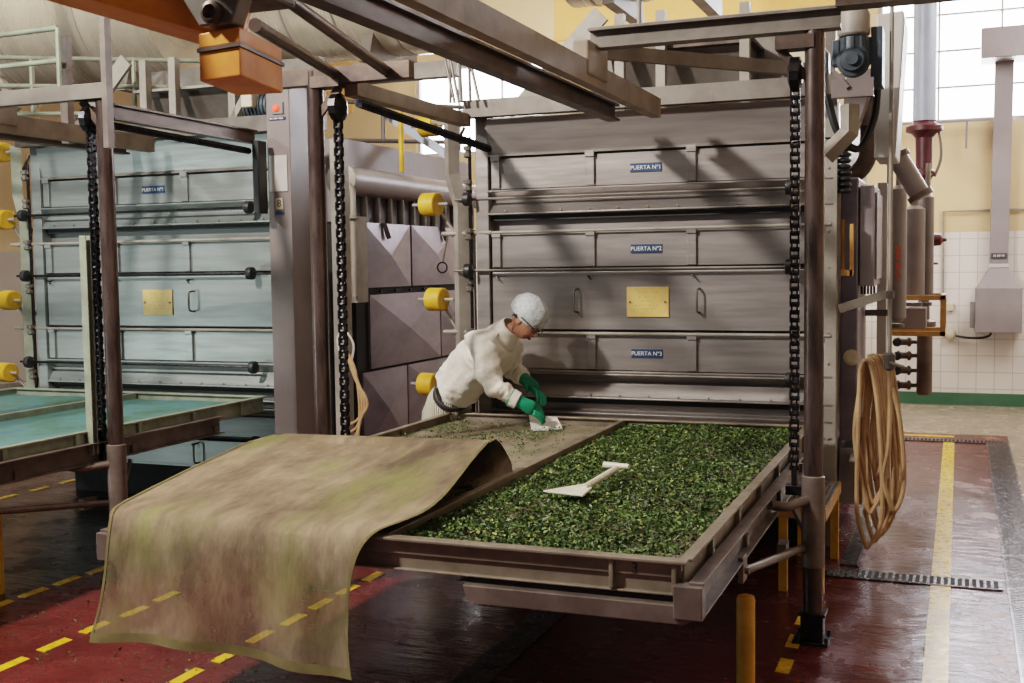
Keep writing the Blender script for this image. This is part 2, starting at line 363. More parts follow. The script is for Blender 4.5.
# painted floor markings
MB().box(-.125, -.025, 3.0, 11.6, 0, .003).build('trim_3', 'floor_yellow', kind='structure')
MB().box(-.75, -.03, 11.95, 12.05, 0, .003).build('trim_4', 'floor_yellow', kind='structure')
n = 5
for x, ys in ((-3.075, [2.2+.278*k for k in range(14)]), (-3.94, [2.9+.275*k for k in range(8)]), (-4.69, [3.9+.25*k for k in range(7)]), (-6.91, [6.0+.33*k for k in range(6)]), (-.69, [4.5+.34*k for k in range(7)])):
    m = MB()
    for y in ys:
        if x > -1 and 6.1 < y: continue
        a = random.uniform(-.01, .01); m.prism([(x-.03+a, y), (x+.03+a, y-.01), (x+.03+a, y+.17), (x-.03+a, y+.18)], 'z', 0, .003)
    m.build('trim_%d' % n, 'floor_yellow', kind='structure'); n += 1

# ------------------------------------------------------------------ floor drains
def drain(x0, x1, y0, y1, along, step, label, group=None):
    r = thing('floor_drain', label, 'drain', ((x0+x1)/2, (y0+y1)/2, 0), group)
    MB().box(x0, x1, y0, y1, 0, .0045).build('trench', 'darkgap', r)  # near-black plate paints in the dark of the slots
    m = MB(); m.box(x0, x0+.012, y0, y1, .002, .008).box(x1-.012, x1, y0, y1, .002, .008).box(x0, x1, y0, y0+.012, .002, .008).box(x0, x1, y1-.012, y1, .002, .008)
    m.build('drain_frame', 'grate', r)
    g = MB(); k = (x0 if along == 'x' else y0)+step
    while k < (x1 if along == 'x' else y1)-.01:
        if along == 'x': g.box(k-step*.2, k+step*.2, y0+.012, y1-.012, .002, .009)
        else: g.box(x0+.012, x1-.012, k-step*.3, k+step*.3, .002, .009)
        k += step
    g.build('grating', 'grate', r)
drain(-.68, .235, 6.43, 6.61, 'x', .036, 'short slotted floor grate crossing the yellow line beside the lift post')
drain(-.70, .42, 11.62, 11.78, 'x', .036, 'far slotted floor grate where the red floor ends')
drain(.255, .455, 4.2, 11.72, 'y', .03, 'long dark floor grate along the right edge of the red floor')
drain(-1.98, -1.82, 2.6, 6.3, 'y', .03, 'dark floor grate running beneath the loaded tray')
drain(-.62, -.52, 6.7, 9.2, 'y', .03, 'narrow dark floor grate beside the checker plate step')

# ------------------------------------------------------------------ drying chambers
def chamber(dx, ST, label, main):
    X = lambda x: x+dx
    r = thing('drying_chamber', label, 'industrial dryer', (X(-1.86), 6.95, 0), 'drying chambers side by side')
    b = MB(); b.box(X(-2.95), X(-.70), 7.03, 9.6, .27, 2.72); b.build('body', ST, r)
    # base painted near-black for the dark gap below the doors
    MB().box(X(-2.85), X(-.78), 7.15, 9.5, 0, .27).build('base', 'darkgap', r)
    # side columns
    for nm, x0, x1, mt in (('frame_column', -2.97, -2.88, ST), ('frame_column', -.742, -.672, 'steel_pale' if main else 'green_pale')):
        m = MB(); m.box(X(x0), X(x1), 6.93, 7.04, 0.05 if x0 > -1 else .27, 2.75)
        if x0 > -1:
            for z in (.7, 1.15, 1.33, 1.72, 1.93, 2.3):
                m.cyl((X(x0)+.02, 6.935, z), (X(x0)+.02, 6.92, z), .008, 8)
        m.build(nm, mt, r, bevel=.004)
    A, B = X(-2.88), X(-.705)
    # hood above the first door
    h = MB(); h.prism([(6.98, 2.72), (6.90, 2.70), (6.96, 2.47), (7.05, 2.47), (7.05, 2.72)], 'x', A, B); h.build('hood', ST, r)
    h = MB(); h.box(A, B, 6.93, 6.96, 2.462, 2.475); h.build('hood_flange', 'steel_dull', r)
    # stepped ledges: (ztop, zbot)
    def ledge(z1, z0):
        m = MB(); m.prism([(7.03, z1+.008), (6.925, z1+.004), (6.925, z1-.006), (7.005, z1-.062), (6.94, z0+.010), (6.925, z0+.004), (6.925, z0-.006), (6.975, z0-.012), (7.03, z0-.03)], 'x', A-.01, B+.01)
        k = A+.12
        while k < B: m.cyl((k, 6.935, z0+.018), (k, 6.922, z0+.018), .006, 6); k += .19
        m.build('ledge', ST, r, bevel=.002)
    for z1, z0 in ((2.24, 2.09), (1.068, .90), (.80, .70)): ledge(z1, z0)
    # door leaves with stiffeners, hinge bars and handles
    def leaf(z0, z1, stiff, rail, sign=None, hand=False):
        d = MB(); d.box(A+.01, B-.01, 6.955, 7.03, z0, z1); o = d.build('door', ST, r, bevel=.004)
        if stiff:
            for x in (-2.83, -2.185, -1.535, -.77): MB().box(X(x)-.028, X(x)+.028, 6.935, 6.956, z0+.004, z1+.005).box(X(x)-.031, X(x)+.031, 6.925, 6.955, z1-.02, z1+.02).build('stiffener', ST, o, bevel=.003)
        if rail:
            MB().cyl((A-.02, 6.93, z1+.014), (B, 6.93, z1+.014), .011, 10).build('hinge_bar', 'steel_pale', o)
        if hand:
            for x in ((-2.28, -1.49) if main else (-2.28, -1.49)):
                zc = (z0+z1)/2+.0
                MB().tube(smooth([(X(x), 6.955, zc+.075), (X(x), 6.905, zc+.07), (X(x)-.004, 6.895, zc+.05), (X(x)-.004, 6.895, zc-.05), (X(x), 6.905, zc-.07), (X(x), 6.955, zc-.075)], 4), .007, 8).build('handle', 'steel_dull', o)
            for x in (-2.83, -2.2, -1.53):
                MB().tube([(X(x), 6.955, z1-.03), (X(x), 6.925, z1-.03), (X(x)+.02, 6.92, z1-.05)], .006, 8).build('latch_pin', 'black', o)
        if sign:
            zc = (z0+z1)/2
            s_ = MB().box(X(-1.925), X(-1.725), 6.948, 6.955, zc-.027, zc+.027).build('sign', 'blue', o, bevel=.001)
            text(sign, .036, (X(-1.825), 6.9475, zc-.001), FRONT, 'white', s_, 'lettering')
    sg = ['PUERTA N\u00ba1', 'PUERTA N\u00ba2', 'PUERTA N\u00ba3']
    leaf(2.25, 2.452, True, False, sg[0]); leaf(1.738, 1.955, True, True, sg[1] if main else None)
    leaf(1.335, 1.708, False, False, None, True); leaf(1.078, 1.298, True, True, sg[2] if main else None); leaf(.525, .68, False, False)
    leaf(.30, .49, False, False, None, True)
    # dark gaps between leaves
    g = MB()
    for z in (1.723, 1.32, .508, 2.065, .875): g.box(A, B, 6.975, 7.035, z-.018, z+.018)
    g.build('door_seal', 'rubber', r)
    # plate
    p = MB().box(X(-1.952), X(-1.682), 6.945, 6.955, 1.418, 1.607).build('notice_plate', 'yellowplate', r, bevel=.003)
    for x in (-1.93, -1.704): MB().cyl((X(x), 6.945, 1.512), (X(x), 6.938, 1.512), .007, 8).build('screw', 'steel_dull', p)
    s_ = MB()
    for k, (a, c) in enumerate(((.08, .10), (.055, .055), (.04, .02), (.08, -.02), (.06, -.05))):
        for q in range(7):
            if (k*3+q) % 4: s_.box(X(-1.817)-a+q*a*2/7, X(-1.817)-a+(q+.6)*a*2/7, 6.9445, 6.945, 1.505+c*.7-.003, 1.505+c*.7+.003)
    s_.build('faded_print', 'faint', p)
    # locking shafts with hand wheels at both ends
    for k, z in enumerate((2.19, 1.722, 1.05, .508)):
        s_ = MB().cyl((X(-3.12), 6.90, z), (X(-.93), 6.90, z), .009, 8).build('locking_shaft', 'black' if not main else 'steel_dull', r)
        if main and z in (2.19, 1.05): s_.data.transform(Matrix.Translation((0, .03, 0)))
        for x in (-.93, -3.0):
            if x < -1 and z < 1: continue
            MB().lathe((X(x)-.03, 6.87, z), (1, 0, 0), [(0, .03), (.004, .044), (.024, .047), (.044, .044), (.05, .02)], 20).build('hand_wheel', 'rubber', s_)
    # channel post with bent top at the left edge
    MB().tube([(X(-3.10), 6.98, .30), (X(-3.10), 6.98, 2.15), (X(-3.16), 6.98, 2.36), (X(-3.16), 6.98, 2.74)], .055, 4, sm=False).build('guide_post', 'steel_pale' if main else 'green_pale', r)
    # threaded rods and clutter between post and frame
    for x, y in ((-3.005, 6.93), (-3.03, 6.97)): MB().cyl((X(x), y, .5), (X(x), y, 2.6), .008, 8).build('threaded_rod', 'black', r)
    for z in (.95, 1.30, 1.62, 1.96, 2.28, 2.5): MB().lathe((X(-3.02), 6.92, z-.04), (0, 0, 1), [(0, .015), (.01, .028), (.03, .028), (.032, .018), (.05, .018), (.052, .03), (.075, .03), (.08, .015)], 8).build('rod_nut', 'steel_dull', r)
    for z in (1.97, 1.312): 
        MB().tube([(X(-3.24), 6.98, z), (X(-2.86), 6.93, z)], .014, 8).build('pivot_shaft', 'steel_pale', r)
    # counterweight levers
    for (px_, pz, wx, wz, wy) in ((-3.17, 2.55, -3.33, 2.70, 7.1), (-3.17, 1.97, -3.33, 2.17, 7.1), (-3.17, 1.31, -3.30, 1.53, 7.1), (-3.17, .78, -3.37, .95, 7.1)):
        lv = MB(); lv.bar((X(px_), 7.06, pz), (X(wx), 7.06, wz), .012, .03, (0, 1, 0)); lv.bar((X(px_), 7.06, pz), (X(px_)+.07, 7.06, pz+.13), .012, .024, (0, 1, 0))
        lv.cyl((X(px_), 7.10, pz), (X(px_), 6.98, pz), .02, 10)
        lo = lv.build('lever', 'steel_pale', r)
        MB().lathe((X(wx)-.055, 7.0, wz), (1, -.15, 0), [(0, .07), (.005, .078), (.115, .078), (.12, .07)], 24).build('counterweight', 'yellow', lo, label='yellow round counterweight')
        MB().cyl((X(wx)-.14, 7.01, wz), (X(wx)+.14, 6.97, wz), .011, 8).build('weight_pin', 'steel_pale', lo)
    return r
chamber(0, 'steel', 'large steel drying chamber with numbered door signs behind the worker', True)
chamber(PITCH, 'steel_teal_lit', 'steel drying chamber with teal light in its colour at left behind the empty tray', False)

# door lifting pull ring
t = thing('pull_hook', 'thin steel rod with ring hanging below the counterweight lever', 'hook', (-3.34, 6.9, 1.6))
MB().cyl((-3.19, 6.97, 1.97), (-3.235, 6.97, 1.78), .006, 6).build('rod', 'steel_dull', t)
MB().tube(arc((-3.24, 6.97, 1.745), .035, 0, 2*PI, 16), .006, 6, cap=False).build('ring', 'black', t)

# ------------------------------------------------------------------ cabinet between the two machines
cb = thing('condenser_cabinet', 'violet grey sheet metal cabinet with cross-creased panels between the dryers', 'cabinet', (-4.3, 8.5, 0))
MB().box(-4.45, -4.12, 7.35, 9.6, .3, 2.08).build('body', 'darkgap', cb)
def creased(y0, y1, z0, z1, x=-4.10, d=.03):
    m = MB(); c = (x+d, (y0+y1)/2, (z0+z1)/2)
    m.add([(x, y0, z0), (x, y1, z0), (x, y1, z1), (x, y0, z1), c], [(0, 1, 4), (1, 2, 4), (2, 3, 4), (3, 0, 4)])
    m.add([(x, y0, z0), (x, y1, z0), (x, y1, z1), (x, y0, z1), (x-.02, y0, z0), (x-.02, y1, z0), (x-.02, y1, z1), (x-.02, y0, z1)], [(0, 4, 5, 1), (1, 5, 6, 2), (2, 6, 7, 3), (3, 7, 4, 0), (4, 7, 6, 5)])
    return m
for i, (y0, y1, z0, z1) in enumerate(((7.45, 8.22, 1.60, 2.085), (8.25, 9.10, 1.60, 2.085), (7.53, 8.76, .99, 1.545), (8.78, 9.5, .99, 1.545), (7.40, 8.12, .35, .97), (8.14, 9.5, .35, .97))):
    creased(y0, y1, z0, z1).build('creased_panel', 'violet', cb)
for y in (7.75, 8.8): MB().bar((-4.085, y, 2.09), (-4.06, y+.03, 1.97), .02, .03).build('panel_latch', 'steel_dull', cb)
for y in (7.7, 7.95, 8.2, 8.45): MB().cyl((-4.11, y, 1.57), (-4.09, y, 1.57), .012, 8).build('bolt', 'black', cb)
MB().box(-4.16, -4.02, 7.2, 7.36, 1.50, 2.12).build('end_cover', 'steel_pale', cb)
# ribbed manifold above
mf = thing('pipe_manifold', 'thick grey lagged pipe above the violet cabinet', 'pipe', (-4.25, 8.3, 2.1))
MB().tube([(-4.12, 7.2, 2.38), (-4.12, 9.9, 2.38)], .105, 20).build('main_pipe', 'lagging', mf)
MB().lathe((-4.12, 7.16, 2.38), (0, 1, 0), [(0, .07), (.01, .12), (.04, .12), (.05, .1)], 20).build('flange', 'steel_pale', mf)
for k in range(11): MB().cyl((-4.12, 7.5+k*.2, 2.3), (-4.12, 7.5+k*.2, 2.09), .028, 10).build('branch', 'steel_dull', mf)
MB().tube([(-4.05, 7.16, 2.34), (-4.02, 7.16, 2.30), (-4.02, 7.16, 1.55)], .022, 10).build('drop_pipe', 'steel_pale', mf)
MB().lathe((-4.02, 7.16, 2.10), (0, 0, 1), [(0, .05), (.02, .05)], 16).build('collar', 'steel_pale', mf)
tag(MB().cyl((-4.05, 8.0, 2.49), (-4.05, 8.0, 3.05), .022, 10).build('vent_pipe', 'yellow'), 'yellow upright pipe above the grey lagged pipe', 'pipe')
# box duct behind ribs
tag(MB().box(-4.45, -4.25, 7.4, 9.8, 2.09, 2.71).build('fan_housing', 'duct', bevel=.01), 'grey sheet housing behind the lagged pipe', 'housing')

# ------------------------------------------------------------------ column with the pilot lamp
c = thing('control_column', 'tall taupe steel column with red pilot lamp and number plate', 'column', (-4.27, 6.72, 0))
MB().box(-4.352, -4.172, 6.60, 6.86, 0, 2.98).build('column_body', 'column', c, bevel=.006)
pl = MB().box(-4.30, -4.215, 6.588, 6.60, 2.785, 2.86).build('lamp_plate', 'column', c); 
MB().lathe((-4.265, 6.59, 2.822), (0, -1, 0), [(0, .024), (.014, .022), (.02, .012)], 16).build('pilot_lamp', 'lamp_red', pl, label='glowing red pilot lamp')
s_ = MB().box(-4.33, -4.20, 6.594, 6.60, 2.745, 2.765).build('label_strip', 'blue', c); marks(-4.265, 6.5938, 2.755, .11, .009, 14, 'white', s_)
MB().box(-4.335, -4.195, 6.592, 6.60, 2.27, 2.51).build('white_sheet', 'palewhite', c, label='blank white sheet on the column')
s_ = MB().box(-4.29, -4.235, 6.590, 6.60, 2.15, 2.225).build('number_plate', 'cream', c); text('8', .07, (-4.262, 6.589, 2.188), FRONT, 'belt', s_)
MB().box(-4.295, -4.23, 6.594, 6.60, 2.115, 2.135).build('label_strip', 'blue', c)
m = MB()
m.box(-4.40, -4.378, 6.86, 6.9, .3, 2.0)
for z in (1.75, 1.25, 1.9, .9, .6): m.cyl((-4.39, 6.85, z-.05), (-4.39, 6.85, z+.05), .012, 8)
m.build('hinge_strip', 'green_pale', c)
tag(MB().box(-4.365, -4.315, 6.44, 6.54, 2.12, 2.60).build('buffer_post', 'rubber', bevel=.006), 'short black buffer hanging at the end of the left rail', 'buffer')
tag(MB().box(-3.96, -3.87, 6.75, 6.85, 0, 2.62).build('pale_column', 'steel_pale', bevel=.005), 'pale grey upright behind the chain of the middle post', 'column')

# ------------------------------------------------------------------ lifts
def chain_mb(x, y, z0, z1):
    m = MB(); p = .036; k = 0; z = z0
    while z < z1:
        w = .018 if k % 2 else .012
        for s_ in (-1, 1):
            m.bar((x+s_*w, y, z-.004), (x+s_*w, y, z+p*1.12), .008, .032, (0, 1, 0))
        m.cyl((x-.022, y, z), (x+.022, y, z), .0115, 8)
        z += p; k += 1
    return m
def lift(x, y, side, label, group='chain lift posts', ztop=2.79, guard=False, arms=True, off=.115):
    """side: +1 when the tray is to the right (+x) of the post"""
    r = thing('lift_post', label, 'lift post', (x, y, 0), group)
    MB().tube([(x, y, .03), (x, y, ztop)], .044, 24).build('post', 'post', r)
    f = MB(); f.box(x-.085, x+.075, y-.075, y+.075, 0, .014); f.box(x-.05, x+.05, y-.05, y+.05, .014, .13); f.box(x-.062, x+.062, y-.062, y+.062, .13, .145)
    for a in (-1, 1):
        for b_ in (-1, 1): f.cyl((x+a*.066, y+b_*.062, .014), (x+a*.066, y+b_*.062, .04), .010, 8)
    f.build('foot_plate', 'black', r, bevel=.003)
    MB().lathe((x, y, .35), (0, 0, 1), [(0, .048), (.005, .053), (.42, .053), (.425, .046)], 24).build('sleeve', 'sleeve', r)
    cx = x+side*off
    ch = chain_mb(cx, y+.02, .80, 2.60).build('chain', 'black', r)
    MB().lathe((cx-.03, y+.02, 2.60), (1, 0, 0), [(0, .05), (.01, .075), (.05, .075), (.06, .05)], 12, False).build('sprocket', 'black', r)
    t_ = MB(); t_.tube([(cx, y+.02, .70), (cx, y+.02, .80)], .014, 8); t_.box(cx-.035, cx+.035, y-.015, y+.055, .68, .72); t_.build('chain_anchor', 'black', r)
    br = MB(); br.box(min(x, x+side*.17), max(x, x+side*.17), y-.05, y+.05, 2.70, 2.76); br.bar((x+side*.02, y, 2.56), (x+side*.15, y, 2.70), .04, .02, (0, 1, 0)); br.build('head_bracket', 'rail', r)
    if arms:
        a = MB(); a.tube(smooth([(x, y-.01, .665), (x+side*.05, y-.07, .66), (x+side*.10, y-.16, .655), (x+side*.16, y-.19, .665), (x+side*.17, y-.21, .67)], 4), .022, 12); a.build('upper_arm', 'sleeve', r)
        a = MB(); a.tube([(x+side*.04, y-.02, .44), (x+side*.155, y-.95, .56)], .018, 12); a.box(x+side*.10-.04, x+side*.10+.0, y-.16, y-.06, .42, .48); a.bar((x+side*.01, y+.03, .45), (x+side*.16, y+.30, .62), .02, .03); a.build('lower_arm', 'sleeve', r)
    if guard:
        g = MB(); g.channel((cx-side*.01, y-.07, .72), (cx-side*.01, y-.07, 1.95), .045, .04, 1, .006, (0, 1, 0)); g.build('chain_guard', 'green_pale', r)
    return r
lift(-.612, 5.30, -1, 'dark round lift post with chain at right end of the loaded tray', off=.088)
lift(-3.20, 5.32, 1, 'dark lift post with chain behind the draped cloth', arms=False, off=.125)
lift(-4.43, 5.12, -1, 'dark lift post with chain at the left tray', guard=True, ztop=2.72)

# crossbeams and overhead rails
def tagged(mb, name, mat, label, cat, group=None, bevel=0): return tag(mb.build(name, mat, bevel=bevel), label, cat, group)
tagged(MB().ibeam((-1.66, 5.3, 2.825), (-.50, 5.3, 2.825), .09, .095), 'overhead_crossbeam', 'steel_dull', 'grey crossbeam joining the overhead rail to the right lift post', 'beam')
tagged(MB().box(-.52, 3.9, 5.24, 5.36, 2.865, 2.99), 'roof_girder', 'rail', 'dark girder crossing above the big window at right', 'beam')
tagged(MB().box(-3.45, -2.62, 5.28, 5.34, 2.715, 2.805), 'header_beam', 'rail', 'dull steel header beam on top of the middle lift post', 'beam', bevel=.003)
tagged(MB().box(-8.3, -4.38, 5.06, 5.12, 2.70, 2.785), 'header_beam', 'steel_dull', 'pale header beam at upper left above the left lift post', 'beam', bevel=.003)
for dx, yb in ((0, 6.56), (PITCH, 6.74)):
    w = 'steep overhead' if not dx else 'upper left'
    t_ = thing('overhead_rail', ('beige box rail with clamp reaching over the loaded tray' if not dx else 'beige box rail at upper left above the empty tray'), 'rail', (-1.66+dx, 5, 2.6), 'overhead rails')
    MB().channel((-1.66+dx, 1.8, 2.655), (-1.66+dx, yb, 2.655), .06, .11, 1, .01).build('rail_body', 'beam', t_)
    MB().box(-1.70+dx, -1.62+dx, 5.14, 5.46, 2.64, 2.80).build('clamp', 'beam', t_, bevel=.01)
    t_ = thing('overhead_rail', ('dark rusty I-section rail beside the beige box rail' if not dx else 'dark I-section rail above the empty tray at upper left'), 'rail', (-1.92+dx, 5, 2.6), 'overhead rails')
    MB().ibeam((-1.93+dx, 1.8, 2.65), (-1.93+dx, yb+.05, 2.65), .075, .10, .014).build('rail_body', 'rail', t_)
# lintel beams lying above the chambers
for dx in (0, PITCH):
    t_ = thing('lintel_beam', 'long pale lintel beam above the %s dryer' % ('main' if not dx else 'left'), 'beam', (-1.86+dx, 6.9, 2.7))
    MB().channel((-3.0+dx, 6.86, 2.765), (-.62+dx, 6.86, 2.765), .09, .11, 1, .012).build('beam_body', 'steel_dull', t_)
    MB().box(-2.98+dx, -.64+dx, 6.83, 6.93, 2.722, 2.732).build('lip', 'steel_pale', t_)
tagged(MB().bar((-.76, 6.80, 2.84), (-1.72, 5.42, 2.80), .04, .07), 'diagonal_brace', 'steel_dull', 'slanting steel brace below the grey crossbeam', 'brace')
tagged(MB().box(-3.04, -2.96, 5.35, 6.85, 2.655, 2.735), 'side_rail', 'beam', 'beige rail running from the middle post back to the main dryer', 'rail', bevel=.004)
tagged(MB().ibeam((-4.42, 5.16, 2.64), (-4.40, 6.52, 2.63), .06, .09), 'side_rail', 'rail', 'dark rail running from the left post back to the column', 'rail')
# threaded drive shaft
m = MB(); m.cyl((-2.95, 5.34, 2.615), (-2.84, 6.86, 2.505), .018, 10)
for k in range(75):
    t = k/75; p = V((-2.95, 5.34, 2.615)).lerp(V((-2.84, 6.86, 2.505)), t); q = V((-2.95, 5.34, 2.615)).lerp(V((-2.84, 6.86, 2.505)), t+.006); m.cyl(p, q, .026, 8)
tagged(m, 'drive_shaft', 'black', 'black threaded drive shaft sloping beneath the beige rail', 'shaft')
m = MB(); m.cyl((-4.43, 5.16, 2.565), (-4.38, 6.44, 2.53), .014, 8)
for k in range(60):
    t = k/60; p = V((-4.43, 5.16, 2.565)).lerp(V((-4.38, 6.44, 2.53)), t); m.cyl(p, p+V((0, .01, 0)), .022, 8)
tagged(m, 'drive_shaft', 'black', 'black threaded drive shaft under the dark left side rail', 'shaft')
# sloping pipes landing on the middle header
for i, (p, q) in enumerate((((-2.50, 3.9, 2.83), (-2.753, 5.27, 2.76)), ((-2.612, 3.9, 2.717), (-3.058, 5.27, 2.768)))):
    tagged(MB().tube([p, q], .028, 14), 'sloping_pipe', 'rail', ['right sloping brown pipe landing on the header beam', 'left sloping brown pipe landing on the header beam behind the hoist'][i], 'pipe')

# ------------------------------------------------------------------ orange hoist
h = thing('chain_hoist', 'orange painted crane hoist hanging at upper left', 'hoist', (-1.9, 2.8, 2.3))
def obx(c, d, L_, w, hh, up=(0, 0, 1)): 
    c = V(c); d = V(d).normalized(); return MB().bar(c-d*L_/2, c+d*L_/2, w, hh, up)
d_ = V((.62, .30, -.20))
MB().bar((-3.1, 1.9, 2.86), (-1.86, 2.75, 2.46), .20, .20).build('jib_arm', 'orange', h, bevel=.004)
A_, B_, C_, D_ = (-1.885, 2.55), (-1.736, 2.52), (-1.80, 2.82), (-1.945, 2.80)
def hull(z0, z1, k=0):
    c = (-1.84, 2.67); q = [(c[0]+(a-c[0])*(1+k), c[1]+(b-c[1])*(1+k)) for a, b in (A_, B_, C_, D_)]
    return MB().prism(q, 'z', z0, z1)
hull(2.25, 2.325).build('end_box', 'orange', h, bevel=.004)
hull(2.325, 2.335, .05).build('box_lid', 'rail', h)
hull(2.335, 2.375).build('upper_box', 'orange', h, bevel=.004)
m = MB(); m.prism([(-2.02, 2.62), (-1.66, 2.62), (-1.76, 2.385), (-1.86, 2.385)], 'y', 2.52, 2.58); m.build('hanger_plate', 'steel_dull', h, bevel=.006)
MB().lathe((-1.81, 2.53, 2.415), (0, -1, 0), [(0, .030), (.03, .030), (.035, .02), (.02, .012)], 16).build('pin', 'rail', h)
MB().box(-2.1, -1.70, 2.60, 2.74, 2.46, 2.60).build('trolley', 'rail', h, bevel=.01)
# ------------------------------------------------------------------ trays
def tray(dx, dz, label, label2, meshmat, tmat, y0=3.55, y1=6.74, num=None):
    X0, X1, XD = -3.075+dx, -.82+dx, -1.92+dx; z = .80+dz
    r = thing('drying_tray', label, 'tray', ((X0+X1)/2, (y0+y1)/2, z-.1), None)
    m = MB()
    m.box(X0-.02, X1+.02, y0-.03, y0+.02, z-.012, z); m.box(X0, X1, y0-.006, y0, z-.062, z-.012); m.box(X0, X1, y0+.004, y0+.012, z-.115, z-.062); m.box(X0, X1, y0-.012, y0+.02, z-.12, z-.112)
    m.box(XD+.86, XD+.875, y0-.02, y0, z-.11, z-.012); m.box(X1-.03, X1-.015, y0-.02, y0, z-.11, z-.012); m.box(X0+.02, X0+.035, y0-.02, y0, z-.11, z-.012)
    m.build('front_rim', tmat, r, bevel=.003)
    m = MB(); m.box(X0-.02, X1+.02, y1-.02, y1+.03, z-.012, z); m.box(X0, X1, y1, y1+.008, z-.11, z-.012); m.build('back_rim', tmat, r, bevel=.003)
    for x, s in ((X0, -1), (X1, 1)):
        m = MB(); m.box(min(x-s*.012, x+s*.03), max(x-s*.012, x+s*.03), y0+.02, y1-.02, z-.012, z); m.box(min(x, x+s*.008), max(x, x+s*.008), y0, y1, z-.11, z-.012)
        k = y0+.35
        while k < y1: m.box(min(x, x+s*.03), max(x, x+s*.03), k, k+.03, z-.11, z-.012); k += .52
        m.build('side_rim', tmat, r, bevel=.003)
    MB().box(XD-.018, XD+.018, y0+.02, y1-.02, z-.06, z-.006).build('divider', tmat, r, bevel=.003)
    for a, b in ((X0, XD), (XD, X1)):
        MB().sheet(lambda u, v: (a+.01+(b-a-.02)*u, y0+.02+(y1-y0-.04)*v, z-.05+.004*math.sin(u*9)*math.sin(v*17)), 12, 30).build('mesh_floor', meshmat, r)
    if num: text(num, .05, (X1-.155, y0-.0075, z-.040), FRONT, 'post', r, 'stamped_number')
    c = thing('tray_carriage', label2, 'lifting frame', ((X0+X1)/2, (y0+y1)/2, z-.2), None)
    MB().channel((X1+.05, y0-.02, z-.125), (X1+.05, y1-.55, z-.125), .05, .115, -1, .008).build('side_beam', 'sleeve', c, bevel=.002)
    MB().channel((X0-.05, y0-.02, z-.125), (X0-.05, y1-.55, z-.125), .05, .115, 1, .008).build('side_beam', 'sleeve', c, bevel=.002)
    for s, x in ((1, X1), (-1, X0)):
        MB().box(min(x-s*.02, x+s*.075), max(x-s*.02, x+s*.075), y0-.045, y0+.02, z-.185, z-.075).build('end_block', 'sleeve', c, bevel=.004)
    m = MB(); m.prism([(X1-.76, z-.142), (X1+.07, z-.142), (X1+.07, z-.175), (X1+.01, z-.205), (X1-.74, z-.205)], 'y', y0-.035, y0+.045); m.build('front_beam', 'sleeve', c, bevel=.004)
    MB().prism([(X1-.80, z-.14), (X1-.03, z-.14), (X1-.03, z-.122), (X1-.74, z-.122)], 'y', y0+.0, y0+.9).build('dark_plate', 'black', c)  # dark plate filling the gap between tray and front beam
    for y in (4.3, 5.2, 6.0): MB().bar((X0-.05, y+.2, z-.16), (X1+.05, y+.2, z-.16), .05, .06).build('cross_member', 'sleeve', c)
    m = MB()
    for y in (y0+.72,): m.box(X1+.055, X1+.075, y-.03, y+.06, z-.26, z-.16); m.cyl((X1+.07, y+.015, z-.22), (X1+.09, y+.015, z-.22), .014, 8)
    m.build('arm_bracket', 'sleeve', c, bevel=.003)
    return r, c
tray(0, 0, 'large stained two-lane tray loaded with chopped green leaves', 'grey lifting frame under the loaded tray', 'mesh_brown', 'tray', num='3')
tray(PITCH, .055, 'empty two-lane tray with blue-green mesh floor at left', 'grey lifting frame under the empty blue-green tray', 'mesh_teal', 'green_pale', y0=3.55, y1=6.8)

# ------------------------------------------------------------------ leaves
def flake(m, c, s):
    a = V((random.gauss(0, 1), random.gauss(0, 1), random.gauss(0, .55))).normalized(); nrm = V((random.gauss(0, .55), random.gauss(0, .55), 1)).normalized()
    b = nrm.cross(a)
    if b.length < .1: b = V((0, 1, 0))
    b.normalize(); c = V(c); l = s*random.uniform(.7, 1.5); w = s*random.uniform(.35, .8); k = nrm*s*random.uniform(-.2, .3)
    o = len(m.v); m.v += [tuple(c-a*l*.5), tuple(c+b*w*.5+k), tuple(c+a*l*.5), tuple(c-b*w*.5+k)]
    m.f += [(o, o+1, o+2), (o, o+2, o+3)]; m.sm += [False, False]
def hgt(x, y): return .776+.022*mn.noise(V((x*3.1, y*3.1, 0)))+.012*mn.noise(V((x*11, y*11, 3)))
lf = MB()
lf.sheet(lambda u, v: (-1.895+1.055*u, 3.585+3.12*v, hgt(-1.895+1.055*u, 3.585+3.12*v)-.008), 50, 150)
base = lf.build('leaf_bed_base', 'leaf'); bpy.data.objects.remove(base)
lf = MB()
for i in range(44000):
    x = random.uniform(-1.895, -.838); y = 3.58+3.135*random.random()**1.12
    e = min(x+1.895, -.838-x, y-3.58)
    if e < .05 and random.random() < .3: continue
    if y < 4.0 and x > -1.0 and random.random() < .75*(1-(y-3.58)/.42)*((x+1.0)/.16): continue
    z = hgt(x, y)-max(0, .05-e)*.4+random.uniform(-.012, .008)
    flake(lf, (x, y, z), random.uniform(.012, .024))
tag(lf.build('chopped_leaves', 'leaf'), 'thick bed of chopped green leaves filling the right lane of the tray', 'leaves', kind='stuff')
lf = MB()
for i in range(5200):
    if i < 2600: x = random.uniform(-3.05, -2.2); y = random.triangular(5.3, 6.7, 6.3); 
    elif i < 4600: x = random.triangular(-2.6, -1.945, -1.97); y = random.uniform(3.58, 4.85)
    else: x = random.uniform(-3.05, -1.95); y = random.uniform(4.9, 6.7)
    if 5.3 < y and i < 2600 and mn.noise(V((x*4, y*4, 7))) < -.12: continue
    flake(lf, (x, y, .757+random.uniform(0, .012)), random.uniform(.008, .018))
tag(lf.build('leaf_crumbs', 'leaf'), 'sparse green leaf crumbs left in the emptied left lane', 'leaves', kind='stuff')
lf = MB()
